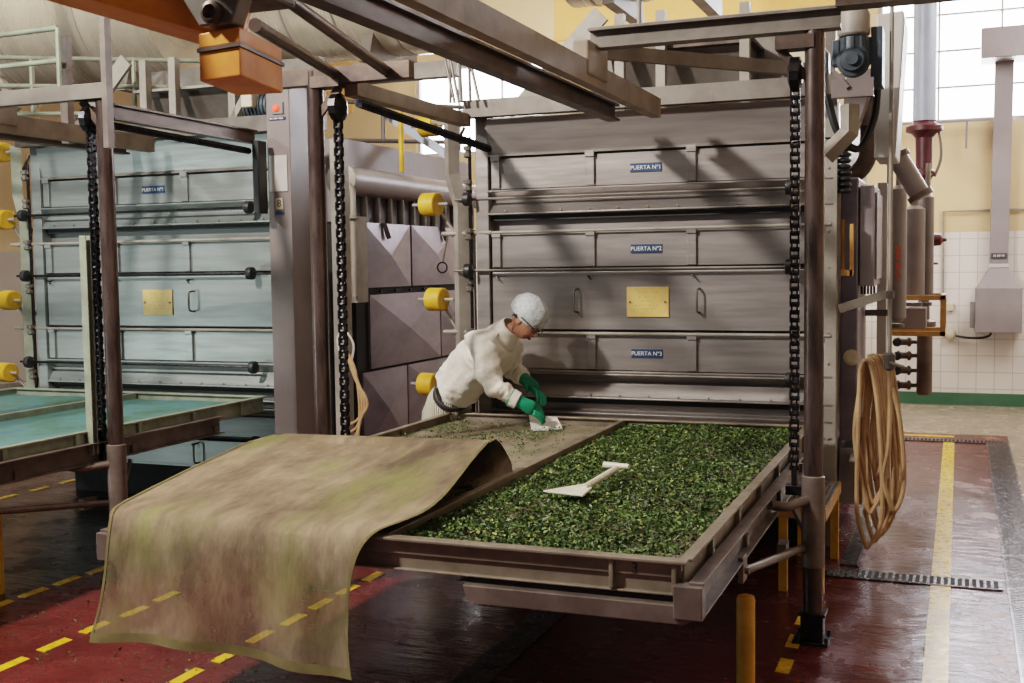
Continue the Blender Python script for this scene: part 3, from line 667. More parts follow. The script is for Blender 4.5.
for i in range(900):
    x = random.triangular(-5.2, -2.2, -3.7); y = random.triangular(3.0, 5.6, 4.0)
    if mn.noise(V((x*2.3, y*2.3, 1))) < 0: continue
    flake(lf, (x, y, .006), random.uniform(.008, .02))
tag(lf.build('floor_crumbs', 'leaf'), 'green leaf crumbs scattered on the red floor at left', 'leaves', kind='stuff')

# ------------------------------------------------------------------ the folded-back gauze
PROF = [(4.62, .765), (4.74, .770), (4.84, .785), (4.905, .83), (4.915, .875), (4.88, .925), (4.79, .95), (4.60, .935), (4.3, .905), (4.0, .875), (3.75, .85), (3.60, .838), (3.505, .815), (3.465, .74), (3.45, .60), (3.44, .45), (3.43, .325)]
PS = smooth([(0, a, b) for a, b in PROF], 8)
def cl(u, v, off=0):
    t = v*(len(PS)-1); i = min(int(t), len(PS)-2); f = t-i; p = PS[i].lerp(PS[i+1], f); y, z = p.y, p.z
    hang = max(0, min(1, (.80-z)/.45)) if y < 3.6 else 0
    xl = -3.09+(.05*math.sin(v*9)) - .035*hang; xr = -1.945+.045*math.sin(v*11+1) - .0*hang
    xr += .075*math.exp(-((v-.62)/.14)**2)
    x = xl+(xr-xl)*u
    if y < 4.78 and z > .80 and v > .4:
        z += .018*math.sin(u*6+y*3.2)*(y-3.5) + .014*mn.noise(V((x*2.2, y*2.6, 2)))-.014*(1-u)*(y-3.5)
    elif z > .80: z -= .015*(1-u)
    if hang or y < 3.52:
        y += -.018*math.sin(u*17+1.0)*hang - .02*math.sin(u*7)*hang - .03*hang*abs(mn.noise(V((x*3, z*2, 5)))); z += .02*math.sin(u*5)*hang*hang
    return (x, y-off, z)
gz = tag(MB().sheet(cl, 70, 150).build('filter_cloth', 'cloth'), 'stained tan gauze cloth folded back over the tray front and hanging down', 'cloth')
hm = MB(); hm.sheet(lambda u, v: cl(u, .982+.018*v, .003), 70, 4); hm.build('hem', 'hem', gz)
MB().sheet(lambda u, v: tuple(V(cl(.012*u, .45+.55*v, .002))+V((0, 0, .003))), 2, 90).build('side_hem', 'hem', gz)
hm = MB(); hm.sheet(lambda u, v: tuple(V(cl(1-.012*u, .25+.75*v, .002))+V((0, 0, .003))), 2, 110); hm.build('side_hem', 'hem', gz)

# ------------------------------------------------------------------ scraper on the leaves
sc = thing('scraper', 'bone white plastic scraper lying on the green leaves', 'scraper', (-1.5, 4.5, .81))
pts = [[(-1.591, 4.37), (-1.405, 4.33), (-1.418, 4.49), (-1.46, 4.585)], [(-1.445, 4.47), (-1.42, 4.87)], [(-1.50, 4.945), (-1.372, 4.905)]]
MB().prism(pts[0], 'z', .815, .823).build('blade', 'scraper', sc, bevel=.002)
MB().tube([(*pts[1][0], .824), (*pts[1][1], .838)], .014, 10).build('shaft', 'scraper', sc)
MB().tube([(*pts[2][0], .836), (*pts[2][1], .842)], [.016, .012], 10).build('grip', 'scraper', sc)

# ------------------------------------------------------------------ worker
def skin(pts, edges, rad, sub=2, root=0):
    me = bpy.data.meshes.new('tmp'); me.from_pydata([tuple(p) for p in pts], edges, []); o = bpy.data.objects.new('tmp', me); COL.objects.link(o)
    mod = o.modifiers.new('k', 'SKIN'); mod.use_smooth_shade = True
    for i, r_ in enumerate(rad):
        s_ = me.skin_vertices[0].data[i]; s_.radius = r_ if isinstance(r_, tuple) else (r_, r_); s_.use_root = (i == root)
    if sub: o.modifiers.new('s', 'SUBSURF').levels = sub
    bpy.context.view_layer.update(); dg = bpy.context.evaluated_depsgraph_get()
    em = bpy.data.meshes.new_from_object(o.evaluated_get(dg)); bpy.data.objects.remove(o)
    vs = [tuple(v.co) for v in em.vertices]; fs = [tuple(p.vertices) for p in em.polygons]; bpy.data.meshes.remove(em); return vs, fs
W = thing('person', 'worker in white shirt, hairnet and green gloves bending over the tray', 'person', (-3.3, 6.5, 0))
PEL, WAI, MID, CHE, UP, NEK = V((-3.165, 6.86, .845)), V((-3.05, 6.74, .965)), V((-2.925, 6.65, 1.085)), V((-2.78, 6.58, 1.195)), V((-2.68, 6.54, 1.275)), V((-2.575, 6.51, 1.355))
SR, ER, WR = V((-2.675, 6.365, 1.255)), V((-2.608, 6.31, 1.015)), V((-2.453, 6.35, .932))
SL, EL_, WL = V((-2.665, 6.71, 1.27)), V((-2.68, 6.80, 1.075)), V((-2.567, 6.74, 1.03))
HC = V((-2.452, 6.49, 1.415))
KR, KL = V((-3.27, 6.82, .47)), V((-3.34, 6.98, .47)); AR, AL = V((-3.38, 6.80, .09)), V((-3.50, 7.0, .09))
P = [PEL, WAI, CHE, UP, NEK, HC+V((-.04, 0, -.04)), SR, ER, WR, SL, EL_, WL, PEL+V((-.02, -.11, -.04)), KR, AR, PEL+V((-.02, .11, -.04)), KL, AL, AR+V((.12, 0, -.05)), AL+V((.12, 0, -.05))]
E_ = [(0, 1), (1, 2), (2, 3), (3, 4), (4, 5), (3, 6), (6, 7), (7, 8), (3, 9), (9, 10), (10, 11), (0, 12), (12, 13), (13, 14), (0, 15), (15, 16), (16, 17), (14, 18), (17, 19)]
Rr = [.10, .09, .09, .06, .05, .05, .05, .038, .028, .05, .038, .028, .075, .055, .04, .075, .055, .04, .03, .03]
bm_ = MB(); vs, fs = skin(P, E_, Rr); bm_.add(vs, fs, True)
# head: local axes  f = face direction, u = crown direction
fd = V((.70, -.20, -.66)).normalized(); ud = V((.62, .02, .70)); ud = (ud-fd*ud.dot(fd)).normalized(); sd = fd.cross(ud)
RH = Matrix((fd, sd, ud)).transposed()
def headf(p):
    x, y, z = p
    if z < 0 and x > -.2: x *= 1+.12*(-z); y *= 1-.28*(-z)
    if z < 0 and x < 0: x *= 1-.25*(-z)
    if x > .6:
        y_ = abs(y)
        if y_ < .22 and -.42 < z < .1: x += .20*(1-y_/.22)*(1-abs(z+.22)/.34)          # nose
        if .18 < y_ < .55 and .0 < z < .25: x -= .07
        if y_ < .35 and -.66 < z < -.52: x -= .05
    return V((x, y, z))
bm_.ell(HC, (.098, .078, .118), 40, 32, RH, headf)
for s_ in (-1, 1):
    bm_.ell(HC+RH @ V((-.005, s_*.078, -.01)), (.02, .008, .032), 12, 8, RH)
body = bm_.build('body', 'skin', W)
fc = MB()
for s_ in (-1, 1): fc.ell(HC+RH @ V((.086, s_*.032, .012)), (.010, .014, .008), 10, 8, RH)
fc.build('eye', 'white', body)
MB().ell(HC+RH @ V((.088, 0, -.068)), (.012, .024, .006), 12, 6, RH).build('mouth', 'maroon', body)
MB().ell(HC+RH @ V((-.014, 0, .028)), (.100, .083, .102), 28, 18, RH, lambda p: V((min(p[0], .80), p[1], p[2] if p[2] > -.55 else -.55))).build('hair', 'hair', W)
def netf(p):
    k = 1+.06*mn.noise(V(p)*3.5)+.03*mn.noise(V(p)*9)
    x, y, z = p; 
    if z < -.42: z = -.42-.1*(z+.42)
    return V((x*k, y*k, z*k))
MB().ell(HC+RH @ V((-.026, 0, .045)), (.130, .110, .110), 36, 26, RH, netf).build('hair_net', 'net', W)
g_ = MB()
for s_ in (-1, 1):
    g_.tube([HC+RH @ V(q) for q in ((.104, s_*.012, .012), (.106, s_*.034, .026), (.098, s_*.060, .016), (.098, s_*.058, -.008), (.104, s_*.034, -.016), (.106, s_*.012, -.004), (.104, s_*.012, .012))], .0035, 6)
    g_.tube([HC+RH @ V(q) for q in ((.098, s_*.062, .014), (.05, s_*.098, .02), (-.02, s_*.104, .015), (-.055, s_*.098, -.02))], .004, 6)
g_.tube([HC+RH @ V(q) for q in ((.104, -.012, .01), (.112, 0, .014), (.104, .012, .01))], .003, 6)
g_.build('glasses', 'rubber', W)
# shirt
SP = [WAI+V((-.025, .01, -.02)), WAI, MID, CHE, UP, SR, (SR+ER)/2+V((-.012, -.01, 0)), ER, (ER+WR)/2, WR+V((-.02, 0, .02)), SL, (SL+EL_)/2+V((0, .012, 0)), EL_, (EL_+WL)/2, WL+V((-.015, .01, .015)), UP.lerp(NEK, .55)]
SE = [(0, 1), (1, 2), (2, 3), (3, 4), (4, 5), (5, 6), (6, 7), (7, 8), (8, 9), (4, 10), (10, 11), (11, 12), (12, 13), (13, 14), (4, 15)]
SRr = [(.150, .165), (.150, .17), (.155, .175), (.155, .180), (.13, .15), .096, .086, .080, .068, .054, .092, .082, .076, .062, .052, .095]
vs, fs = skin(SP, SE, SRr, 3, 2)
def crumple(o, amp):
    me = o.data; nn = [v.normal.copy() for v in me.vertices]
    for v, n_ in zip(me.vertices, nn):
        p = v.co+o.parent.location; q = V((p.x*5+p.z*5, p.y*5, (p.x-p.z)*9))
        r1 = 1-abs(mn.noise(q))*2.2; r2 = 1-abs(mn.noise(q*2.3+V((5, 1, 2))))*2.2
        v.co += n_*(amp*.55*max(r1, -.5)+amp*.3*max(r2, -.5)-amp*.45)
    return o
def crease(v):
    v = V(v); n_ = mn.noise(v*6)*.016+mn.noise(V((v.x*15, v.y*7, v.z*15)))*.010; return tuple(v+(v-MID).normalized()*n_)
sh = crumple(MB().add(vs, fs, True).build('shirt', 'shirt', W), .030)
ax = (NEK-UP).normalized()
MB().lathe(NEK-ax*.085, ax+V((.1, 0, .15)), [(0, .104), (.04, .096), (.08, .082), (.112, .076), (.114, .068), (.07, .070)], 24).build('collar', 'shirt', sh)
for a, b in ((ER, WR), (EL_, WL)):
    d = (b-a).normalized(); MB().lathe(b-d*.06, d, [(0, .058), (.045, .054), (.048, .046)], 20).build('cuff', 'shirt', sh)
# trousers and belt
TP = [WAI+V((.02, 0, .02)), PEL, PEL+V((-.03, -.12, -.10)), KR, AR+V((0, 0, .02)), PEL+V((-.03, .12, -.10)), KL, AL+V((0, 0, .02))]
vs, fs = skin(TP, [(0, 1), (1, 2), (2, 3), (3, 4), (1, 5), (5, 6), (6, 7)], [(.140, .158), (.158, .175), .12, .088, .075, .115, .088, .075], 2, 1)
crumple(MB().add(vs, fs, True).build('trousers', 'trouser', W), .016)
dsp = (MID-PEL).normalized(); a_, b_ = V((0, 1, 0)), dsp.cross(V((0, 1, 0)))
a_ = a_ - dsp*a_.dot(dsp); a_.normalize(); b_ = dsp.cross(a_)
bl = MB(); vsr = []
for w_ in (-.024, .024):
    for k in range(32):
        t = 2*PI*k/32; vsr.append(WAI+V((-.012, .015, -.035))+dsp*w_+a_*math.cos(t)*.162+b_*math.sin(t)*.128)
bl.add(vsr, [(k, (k+1) % 32, 32+(k+1) % 32, 32+k) for k in range(32)], True)
bl.build('belt', 'belt', W, solid=.006)
for a in (AR, AL):
    vs, fs = skin([a+V((-.03, 0, .03)), a+V((-.03, 0, -.045)), a+V((.07, 0, -.048)), a+V((.16, 0, -.055))], [(0, 1), (1, 2), (2, 3)], [.05, .048, .046, .035])
    MB().add([(x, y, max(z, .0)) for x, y, z in vs], fs, True).build('boot', 'palewhite', W)
# gloves
def glove(wr, el, kn, tip, thumb_dir, up):
    d = (wr-el).normalized(); m = MB()
    c0 = wr-d*.055; vs, fs = skin([c0, wr, wr.lerp(kn, .55), kn], [(0, 1), (1, 2), (2, 3)], [(.054, .054), (.042, .042), (.032, .050), (.026, .050)], 2, 1); m.add(vs, fs, True)
    f = (tip-kn); L = f.length; f = f.normalized(); side = f.cross(up).normalized()
    for i, (o, l, r_) in enumerate(((-.045, .82, .0115), (-.015, 1.0, .012), (.016, 1.06, .012), (.045, .94, .0118))):
        b = kn+side*o-(kn-wr).normalized()*.012; cur = up*-.35
        p1 = b+(f+up*.12).normalized()*L*l*.42; p2 = p1+(f-up*.25).normalized()*L*l*.33; p3 = p2+(f-up*.75).normalized()*L*l*.27
        vs, fs = skin([b, p1, p2, p3], [(0, 1), (1, 2), (2, 3)], [r_*1.1, r_*1.05, r_, r_*.82], 2); m.add(vs, fs, True)
    b = wr.lerp(kn, .35)+thumb_dir*.022; p1 = b+(thumb_dir*.7+f*.7).normalized()*.036; p2 = p1+(f*.9+thumb_dir*.1-up*.3).normalized()*.030
    vs, fs = skin([b, p1, p2], [(0, 1), (1, 2)], [.016, .0135, .010], 2); m.add(vs, fs, True)
    m.build('glove', 'glove', W); MB().lathe(c0-d*.015, d, [(0, .053), (.006, .056), (.012, .053)], 20).build('glove_cuff', 'glove', W)
glove(WR, ER, V((-2.368, 6.38, .882)), V((-2.300, 6.43, .815)), V((-.3, .8, -.5)).normalized(), V((.60, -.25, .74)).normalized())
glove(WL, EL_, V((-2.465, 6.70, .96)), V((-2.390, 6.635, .878)), V((-.3, -.85, -.4)).normalized(), V((.70, .1, .7)).normalized())
tag(MB().add([(-2.382, 6.361, .757), (-2.23, 6.492, .757), (-2.312, 6.62, .811), (-2.441, 6.47, .838)], [(0, 1, 2, 3)]).build('scraper_card', 'paper', solid=.005), 'white plastic card pushed across the tray by the gloved hand', 'scraper')

# ------------------------------------------------------------------ hoses
hs = thing('hose_coil', 'bundle of tan rubber hose hanging beside the right lift post', 'hose', (-.40, 6.3, .2), None)
random.seed(11)
for i in range(9):
    x0 = -.47+.011*i; dxw = random.uniform(.05, .105); zb = random.uniform(.22, .62) if i else .24; yy = 6.2+.025*i
    zt = 1.23+random.uniform(-.02, .02)
    pts = [(x0-.01, yy, zt-.06), (x0+.015, yy-.02, zt), (x0+.05, yy, zt-.05), (x0+.05+dxw*.5, yy, .9), (x0+.03+dxw, yy+.01, zb+.18), (x0+dxw*.6, yy, zb+.01), (x0+dxw*.25, yy, zb+.03), (x0-.02, yy, zb+.2), (x0-.035+random.uniform(-.02, .02), yy, .85), (x0-.01, yy, zt-.06)]
    MB().tube(smooth(pts, 8), .0115, 8, cap=False).build('hose_loop', 'hose', hs)
MB().tube([(-.45, 6.3, 1.24), (-.42, 6.3, 1.25), (-.36, 6.3, 1.22), (-.34, 6.05, 1.21)], .012, 8).build('hook', 'steel_pale', hs)
vp = thing('water_pipe', 'thin pale upright water pipe with valve above the hose coil', 'pipe', (-.325, 6.0, 0))
MB().tube([(-.322, 6.0, 1.27), (-.325, 6.0, 3.2)], .0105, 10).build('pipe', 'steel_pale', vp)
m = MB(); m.lathe((-.322, 6.0, 1.20), (0, 0, 1), [(0, .018), (.01, .028), (.08, .028), (.09, .018)], 10); m.cyl((-.32, 5.97, 1.24), (-.25, 5.95, 1.22), .009, 8); m.build('valve', 'steel_dull', vp); MB().lathe((-.322, 6.0, 1.56), (0, 0, 1), [(0, .02), (.04, .02)], 10).build('pipe_coupling', 'steel_dull', vp)
MB().tube(smooth([(-.322, 6.0, 1.21), (-.318, 6.0, 1.0), (-.325, 6.02, .8), (-.35, 6.1, .62), (-.30, 6.15, .46), (-.255, 6.15, .6), (-.27, 6.1, .9), (-.31, 6.1, 1.1)], 8), .012, 8).build('hose_tail', 'hose', vp)
hl = thing('hose_coil', 'thin tan hose looped on the pale column behind the middle post', 'hose', (-3.7, 6.6, .6))
for i in range(4):
    q = [( -3.86, 6.65, 1.16), (-3.80, 6.62, 1.20), (-3.73, 6.62, 1.08-.02*i), (-3.70+.02*i, 6.62, .85), (-3.72, 6.62, .62+.04*i), (-3.80, 6.64, .55+.05*i), (-3.86, 6.66, .66)]
    MB().tube(smooth(q, 6), .010, 8).build('hose_loop', 'hose', hl)
MB().tube(smooth([(-3.83, 6.63, 1.12), (-3.86, 6.63, 1.28), (-3.80, 6.63, 1.33), (-3.74, 6.63, 1.24), (-3.76, 6.63, 1.12)], 6), .008, 8).build('hose_loop', 'palewhite', hl)

# ------------------------------------------------------------------ steps and bollards
for dx, w in ((0, 'at the right end of the main dryer'), (PITCH, 'at the foot of the taupe column')):
    s_ = thing('step_platform', 'checker plate step on yellow legs '+w, 'step', (-.74+dx, 6.5, 0))
    x0, x1, y0, y1 = -.90+dx, -.64+dx, 6.06, 6.88
    MB().box(x0, x1, y0, y1, .445, .455).build('tread', 'checker', s_)
    m = MB()
    for a in range(10):
        for b_ in range(30):
            cx, cy = x0+.013+a*.026, y0+.014+b_*.027; k = 1 if (a+b_) % 2 else -1; m.bar((cx-.007, cy-.007*k, .457), (cx+.007, cy+.007*k, .457), .004, .004)
    m.build('tread_pattern', 'steel_pale', s_)
    m = MB(); m.box(x0, x1, y0-.005, y0, .40, .455); m.box(x1, x1+.005, y0, y1, .39, .455); m.build('skirt', 'ochre', s_)
    for x in (x0+.02, x1-.05):
        for y in (y0+.005, y1-.05): MB().box(x, x+.045, y, y+.045, 0, .445).build('leg', 'yellow', s_, bevel=.002)
for i, (x, y, zt) in enumerate(((-.795, 4.58, .40), (-4.88, 4.66, .44))):
    b_ = MB().lathe((x, y, 0), (0, 0, 1), [(0, .038), (zt-.02, .038), (zt-.005, .034), (zt, .02)], 24).build('bollard', 'yellow')
    tag(b_, ['short yellow bollard standing in front of the right lift post', 'short yellow bollard at the left edge below the empty tray'][i], 'bollard')

# ------------------------------------------------------------------ right hand machinery
d = thing('gear_motor', 'blue grey gear motor on top beside the right lift post', 'motor', (-.50, 5.95, 2.6))
MB().lathe((-.50, 5.95, 2.86), (0, 0, 1), [(0, .07), (.01, .078), (.10, .078), (.14, .06), (.16, .03)], 24).build('fan_cowl', 'steel_pale', d)
m = MB(); m.lathe((-.50, 5.95, 2.70), (0, 0, 1), [(0, .06), (.02, .08), (.15, .075)], 20)
for k in range(12): a = 2*PI*k/12; m.bar((-.50+.075*math.cos(a), 5.95+.075*math.sin(a), 2.72), (-.50+.075*math.cos(a), 5.95+.075*math.sin(a), 2.85), .012, .012)
m.build('motor_body', 'motor', d)
MB().lathe((-.50, 5.95, 2.735), (0, -1, 0), [(0, .078), (.07, .078), (.072, .06), (.10, .055), (.102, .03), (.12, .03)], 24).build('gearbox', 'motor', d)
MB().box(-.60, -.565, 5.9, 6.0, 2.72, 2.84).build('terminal_box', 'motor', d, bevel=.004)
MB().box(-.42, -.365, 5.95, 6.15, 2.62, 2.90).build('side_plate', 'motor', d)
m = MB(); m.channel((-.60, 5.9, 2.60), (-.40, 5.9, 2.60), .05, .09, 1, .008); m.bar((-.60, 5.87, 2.70), (-.52, 5.87, 2.60), .02, .02); tag(m.build('motor_bracket', 'column'), 'taupe bracket under the gear motor', 'bracket')
c_ = thing('discharge_chute', 'pale bent sheet metal chute below the gear motor', 'chute', (-.56, 6.3, 2.4))
m = MB(); m.prism([(-.56, 2.74), (-.40, 2.74), (-.50, 2.44), (-.58, 2.44)], 'y', 6.2, 6.32); m.build('hopper', 'column', c_, bevel=.004)
m = MB(); m.tube([(-.54, 6.2, 2.56), (-.54, 6.2, 2.42), (-.66, 6.2, 2.30)], .05, 4, sm=False); m.build('spout', 'steel_pale', c_)
tag(MB().prism([(-.435, 2.30), (-.325, 2.30), (-.285, 3.02), (-.29, 3.07), (-.43, 3.06)], 'y', 6.45, 6.9).build('belt_guard', 'palewhite', bevel=.01), 'tall pale belt guard hanging beside the thin upright pipe', 'guard')
tag(MB().tube(smooth([(-.66, 6.25, 2.62), (-.60, 6.25, 2.42), (-.50, 6.3, 2.34), (-.43, 6.35, 2.5), (-.41, 6.35, 2.68)], 6), .02, 8).build('drive_belt', 'rubber'), 'black drive belt curving under the chute', 'belt')
e = thing('suction_elbow', 'rusty brown pipe elbow behind the pale chute', 'pipe', (-.6, 7.4, 2.3))
MB().tube(smooth([(-.53, 7.4, 2.75), (-.53, 7.4, 2.45), (-.56, 7.4, 2.34), (-.63, 7.4, 2.28), (-.72, 7.4, 2.26)], 6), .055, 16).build('elbow', 'rail', e)
MB().lathe((-.53, 7.4, 2.58), (0, 0, 1), [(0, .08), (.04, .08)], 18).build('flange', 'rail', e)
m = MB()
for k in range(9): m.lathe((-.64, 7.0, 2.15+k*.035), (0, 0, 1), [(0, .03), (.01, .045), (.02, .045), (.03, .03)], 12)
tag(m.build('coil_spring', 'rubber'), 'black ribbed spring beside the rusty pipe elbow', 'spring')
eb = thing('electric_panel', 'dark grey electrical panel box on the side of the main dryer', 'cabinet', (-.58, 7.6, 1.5))
MB().box(-.558, -.475, 7.12, 7.9, 1.60, 2.20).build('box', 'duct', eb, bevel=.006)
MB().box(-.475, -.462, 7.17, 7.85, 1.64, 2.16).build('door', 'duct', eb, bevel=.003)
m = MB()
for k in range(5): m.cyl((-.55+k*.018, 7.2, 1.60), (-.55+k*.018, 7.2, 1.55), .007, 8)
m.build('cable_gland', 'rubber', eb)
m = MB(); m.box(-.66, -.645, 7.10, 7.14, 1.66, 2.0); m.box(-.655, -.59, 7.0, 7.05, 1.665, 1.70); m.box(-.605, -.585, 7.0, 7.05, 1.665, 1.97)
tag(m.build('angle_bracket', 'ochre'), 'ochre angle bracket on the side of the main dryer', 'bracket')
tag(MB().bar((-.66, 6.95, 1.47), (-.40, 7.0, 1.555), .03, .05).build('support_strut', 'steel_pale'), 'pale flat strut reaching from the dryer to the upright pipe', 'strut')
tag(MB().bar((-.56, 7.6, 1.42), (-.40, 7.6, 1.42), .04, .04).build('support_strut', 'steel_dull'), 'short dark horizontal strut below the pale flat strut', 'strut')
sp = thing('side_cover', 'violet grey lower side cover of the main dryer', 'panel', (-.62, 7.6, 1))
MB().box(-.668, -.53, 7.10, 8.4, .28, .62).build('lower_box', 'duct', sp, bevel=.004)
MB().box(-.668, -.565, 7.12, 7.62, .66, 2.25).build('cover', 'violet', sp, bevel=.01)
MB().lathe((-.60, 7.2, 1.17), (0, -1, 0), [(0, .02), (.03, .045), (.09, .05), (.1, .03)], 12).build('knob', 'cream', sp)
MB().prism([(6.98, .56), (7.6, .72), (7.6, .66), (7.02, .48)], 'x', -.60, -.50).build('drip_gutter', 'steel_pale', sp)
mo = thing('pump_motor', 'grey pump motor lying beside the checker plate step', 'motor', (-.58, 7.3, .7))
MB().lathe((-.56, 7.25, .72), (0, 1, 0), [(0, .05), (.01, .07), (.2, .07), (.22, .05)], 18).build('motor_body', 'steel_dull', mo)
sw = MB().box(-.495, -.435, 7.7, 7.8, .28, 2.25); tag(sw.build('white_side_panel', 'palewhite', bevel=.005), 'tall white panel beyond the electrical box', 'panel')
for i, (x, y, r_, z0, z1, lab) in enumerate(((-.45, 9.5, .062, 1.27, 2.34, 'upright lagged pipe with orange-red vertical lettering'), (-.35, 10.0, .085, 1.42, 2.20, 'thick grey upright cylinder right of the lettered pipe'), (-.25, 10.1, .05, 1.42, 2.30, 'slim grey cylinder at the wall side of the thick one'))):
    t = thing('upright_cylinder', lab, 'cylinder', (x, y, z0), None)
    MB().lathe((x, y, z0), (0, 0, 1), [(0, r_*.5), (.03, r_), (z1-z0-.03, r_), (z1-z0, r_*.5)], 22).build('shell', 'lagging', t)
    MB().cyl((x, y, z1), (x, y, z1+.25), r_*.4, 12).build('outlet', 'steel_pale', t)
    m = MB(); m.lathe((x, y, z0-.05), (0, 0, 1), [(0, r_*.8), (.03, r_*.8)], 16); m.build('flange', 'steel_dull', t)
    if i == 0: marks(x+.004, y-r_-.001, 1.74, .26, .036, 16, 'red_text', t, True)
dp = thing('diagonal_pipe', 'thick lagged pipe slanting down behind the belt guard', 'pipe', (-.35, 9, 2.3))
MB().tube([(-.44, 9, 2.52), (-.27, 9, 2.22)], .075, 20).build('pipe', 'lagging', dp)
for p in ((-.44, 9, 2.52), (-.275, 9, 2.23)): MB().lathe(p, (.17, 0, -.30), [(-.02, .095), (.02, .095)], 20).build('flange', 'steel_dull', dp)
MB().tube([(-.49, 8.95, 2.62), (-.49, 8.95, 1.3)], .02, 10).build('drain_pipe', 'steel_pale', dp)
rv = thing('steam_riser', 'pale blue riser with maroon valve below it', 'pipe', (-.31, 11, 2.4))
MB().tube([(-.31, 11, 3.0), (-.31, 11, 4.1)], .10, 20).build('riser', 'bluepipe', rv)
MB().lathe((-.31, 11, 4.1), (0, 0, 1), [(0, .10), (.05, .17), (.12, .17), (.2, .1)], 20).build('cowl', 'duct', rv)
MB().lathe((-.31, 11, 2.45), (0, 0, 1), [(0, .055), (.04, .07), (.06, .09), (.10, .09), (.12, .07), (.40, .075), (.44, .11), (.46, .16), (.50, .16), (.53, .10), (.55, .09)], 24).build('valve_body', 'maroon', rv)
MB().tube([(-.31, 11, 2.46), (-.30, 11, 1.0)], .045, 14).build('lower_pipe', 'lagging', rv)
MB().tube(smooth([(-.20, 11, 2.96), (-.17, 11, 2.8), (-.17, 11, 2.65), (-.22, 11, 2.5)], 5), .012, 8).build('bypass', 'steel_dull', rv)
m = MB(); m.lathe((-.24, 10.9, 1.93), (1, 0, 0), [(0, .03), (.02, .055), (.08, .05), (.10, .02), (.13, .012)], 16); m.tube([(-.24, 10.9, 1.95), (-.25, 10.9, 1.5)], .022, 8); m.tube([(-.25, 10.9, 1.72), (-.18, 10.9, 1.72)], .01, 8)
tag(m.build('regulator_valve', 'maroon'), 'small maroon regulator valve in front of the tiled wall', 'valve')
fr = thing('pipe_rack', 'ochre steel frame platform carrying pipes at right', 'rack', (-.34, 10, 1.2))
for z in (1.16, 1.45):
    m = MB(); m.box(-.62, -.10, 9.70, 9.74, z-.02, z+.02); m.box(-.62, -.10, 10.3, 10.34, z-.02, z+.02); m.box(-.14, -.10, 9.7, 10.34, z-.02, z+.02); m.box(-.62, -.58, 9.7, 10.34, z-.02, z+.02); m.build('frame_rail', 'ochre', fr, bevel=.003)
for x, y in ((-.12, 9.72), (-.12, 10.32)): MB().box(x-.02, x+.02, y-.02, y+.02, 1.16, 1.45).build('upright', 'ochre', fr)
MB().box(-.55, -.25, 9.85, 10.2, 1.19, 1.36).build('grey_box', 'duct', fr, bevel=.006)
mf2 = thing('valve_manifold', 'thick upright manifold with four valves at its left side', 'manifold', (-.28, 10.5, .6))
MB().lathe((-.275, 10.5, .58), (0, 0, 1), [(0, .055), (.02, .065), (.58, .065), (.60, .09), (.64, .09), (.66, .04), (.85, .035)], 20).build('header', 'sleeve', mf2)
for z in (.66, .79, .92, 1.04):
    v_ = MB().lathe((-.33, 10.5, z), (-1, 0, 0), [(0, .018), (.05, .018), (.06, .04), (.08, .045), (.09, .03), (.14, .03), (.16, .045), (.2, .02)], 14).build('valve', 'steel_dull', mf2)
    MB().lathe((-.50, 10.45, z-.01), (0, -1, .3), [(0, .012), (.03, .012), (.032, .038), (.04, .038)], 12).build('hand_wheel', 'rubber', v_)

# ------------------------------------------------------------------ wall fittings
dk = thing('extraction_duct', 'tall lilac grey duct with hood box on the tiled wall', 'duct', (.42, 14.5, 1))
MB().prism([(.325, 1.70), (.525, 1.70), (.56, 4.35), (.36, 4.35)], 'y', 14.42, 14.62).build('shaft', 'duct', dk, bevel=.004)
MB().box(.315, .535, 14.41, 14.63, 1.655, 1.70).build('collar', 'palewhite', dk)
m = MB(); vsb = [(.185, 14.3), (.665, 14.3), (.665, 14.66), (.185, 14.66)]; vst = [(.325, 14.42), (.525, 14.42), (.525, 14.62), (.325, 14.62)]
m.add([(x, y, 1.40) for x, y in vsb]+[(x, y, 1.655) for x, y in vst], [(3, 2, 1, 0), (4, 5, 6, 7)]+[(i, (i+1) % 4, 4+(i+1) % 4, 4+i) for i in range(4)]); m.build('hood', 'duct', dk)
MB().box(.175, .675, 14.29, 14.66, .90, 1.42).build('hood_box', 'duct', dk, bevel=.006)
MB().box(.12, .175, 14.35, 14.6, .95, 1.25).build('end_flange', 'duct', dk, bevel=.004)
s_ = MB().box(.34, .51, 14.405, 14.42, 1.76, 1.82).build('label_strip', 'belt', dk); marks(.425, 14.4045, 1.79, .12, .028, 12, 'palewhite', s_)
tag(MB().box(.20, 1.4, 14.1, 14.6, 4.02, 4.36).build('exhaust_box', 'duct', bevel=.01), 'large grey exhaust box above the wall duct at top right', 'duct')
def conduit(pts, label, r_=.014): tag(MB().tube(pts, r_, 8).build('conduit', 'steel_pale'), label, 'conduit')
conduit([(.33, 14.63, 2.33), (-.19, 14.63, 2.33), (-.18, 14.63, 1.10)], 'thin conduit running over and down the tiled wall left of the duct')
conduit([(.54, 14.63, 2.33), (1.6, 14.63, 2.33)], 'thin conduit right of the wall duct')
sk = thing('wall_socket', 'small pale socket box on the tiles with black cable', 'socket', (-.1, 14.6, .88))
MB().lathe((-.10, 14.66, .86), (0, -1, 0), [(0, .07), (.06, .07), (.09, .05), (.10, .02)], 16).build('socket', 'cream', sk)
MB().tube(smooth([(-.03, 14.6, .84), (.10, 14.6, .82), (.25, 14.6, .82), (.34, 14.6, .85), (.36, 14.55, .92)], 6), .014, 8).build('cable', 'rubber', sk)
tag(MB().box(-.14, -.06, 14.61, 14.68, 1.14, 1.23).build('switch_box', 'cream', bevel=.005), 'small switch box beside the conduit on the tiles', 'switch')
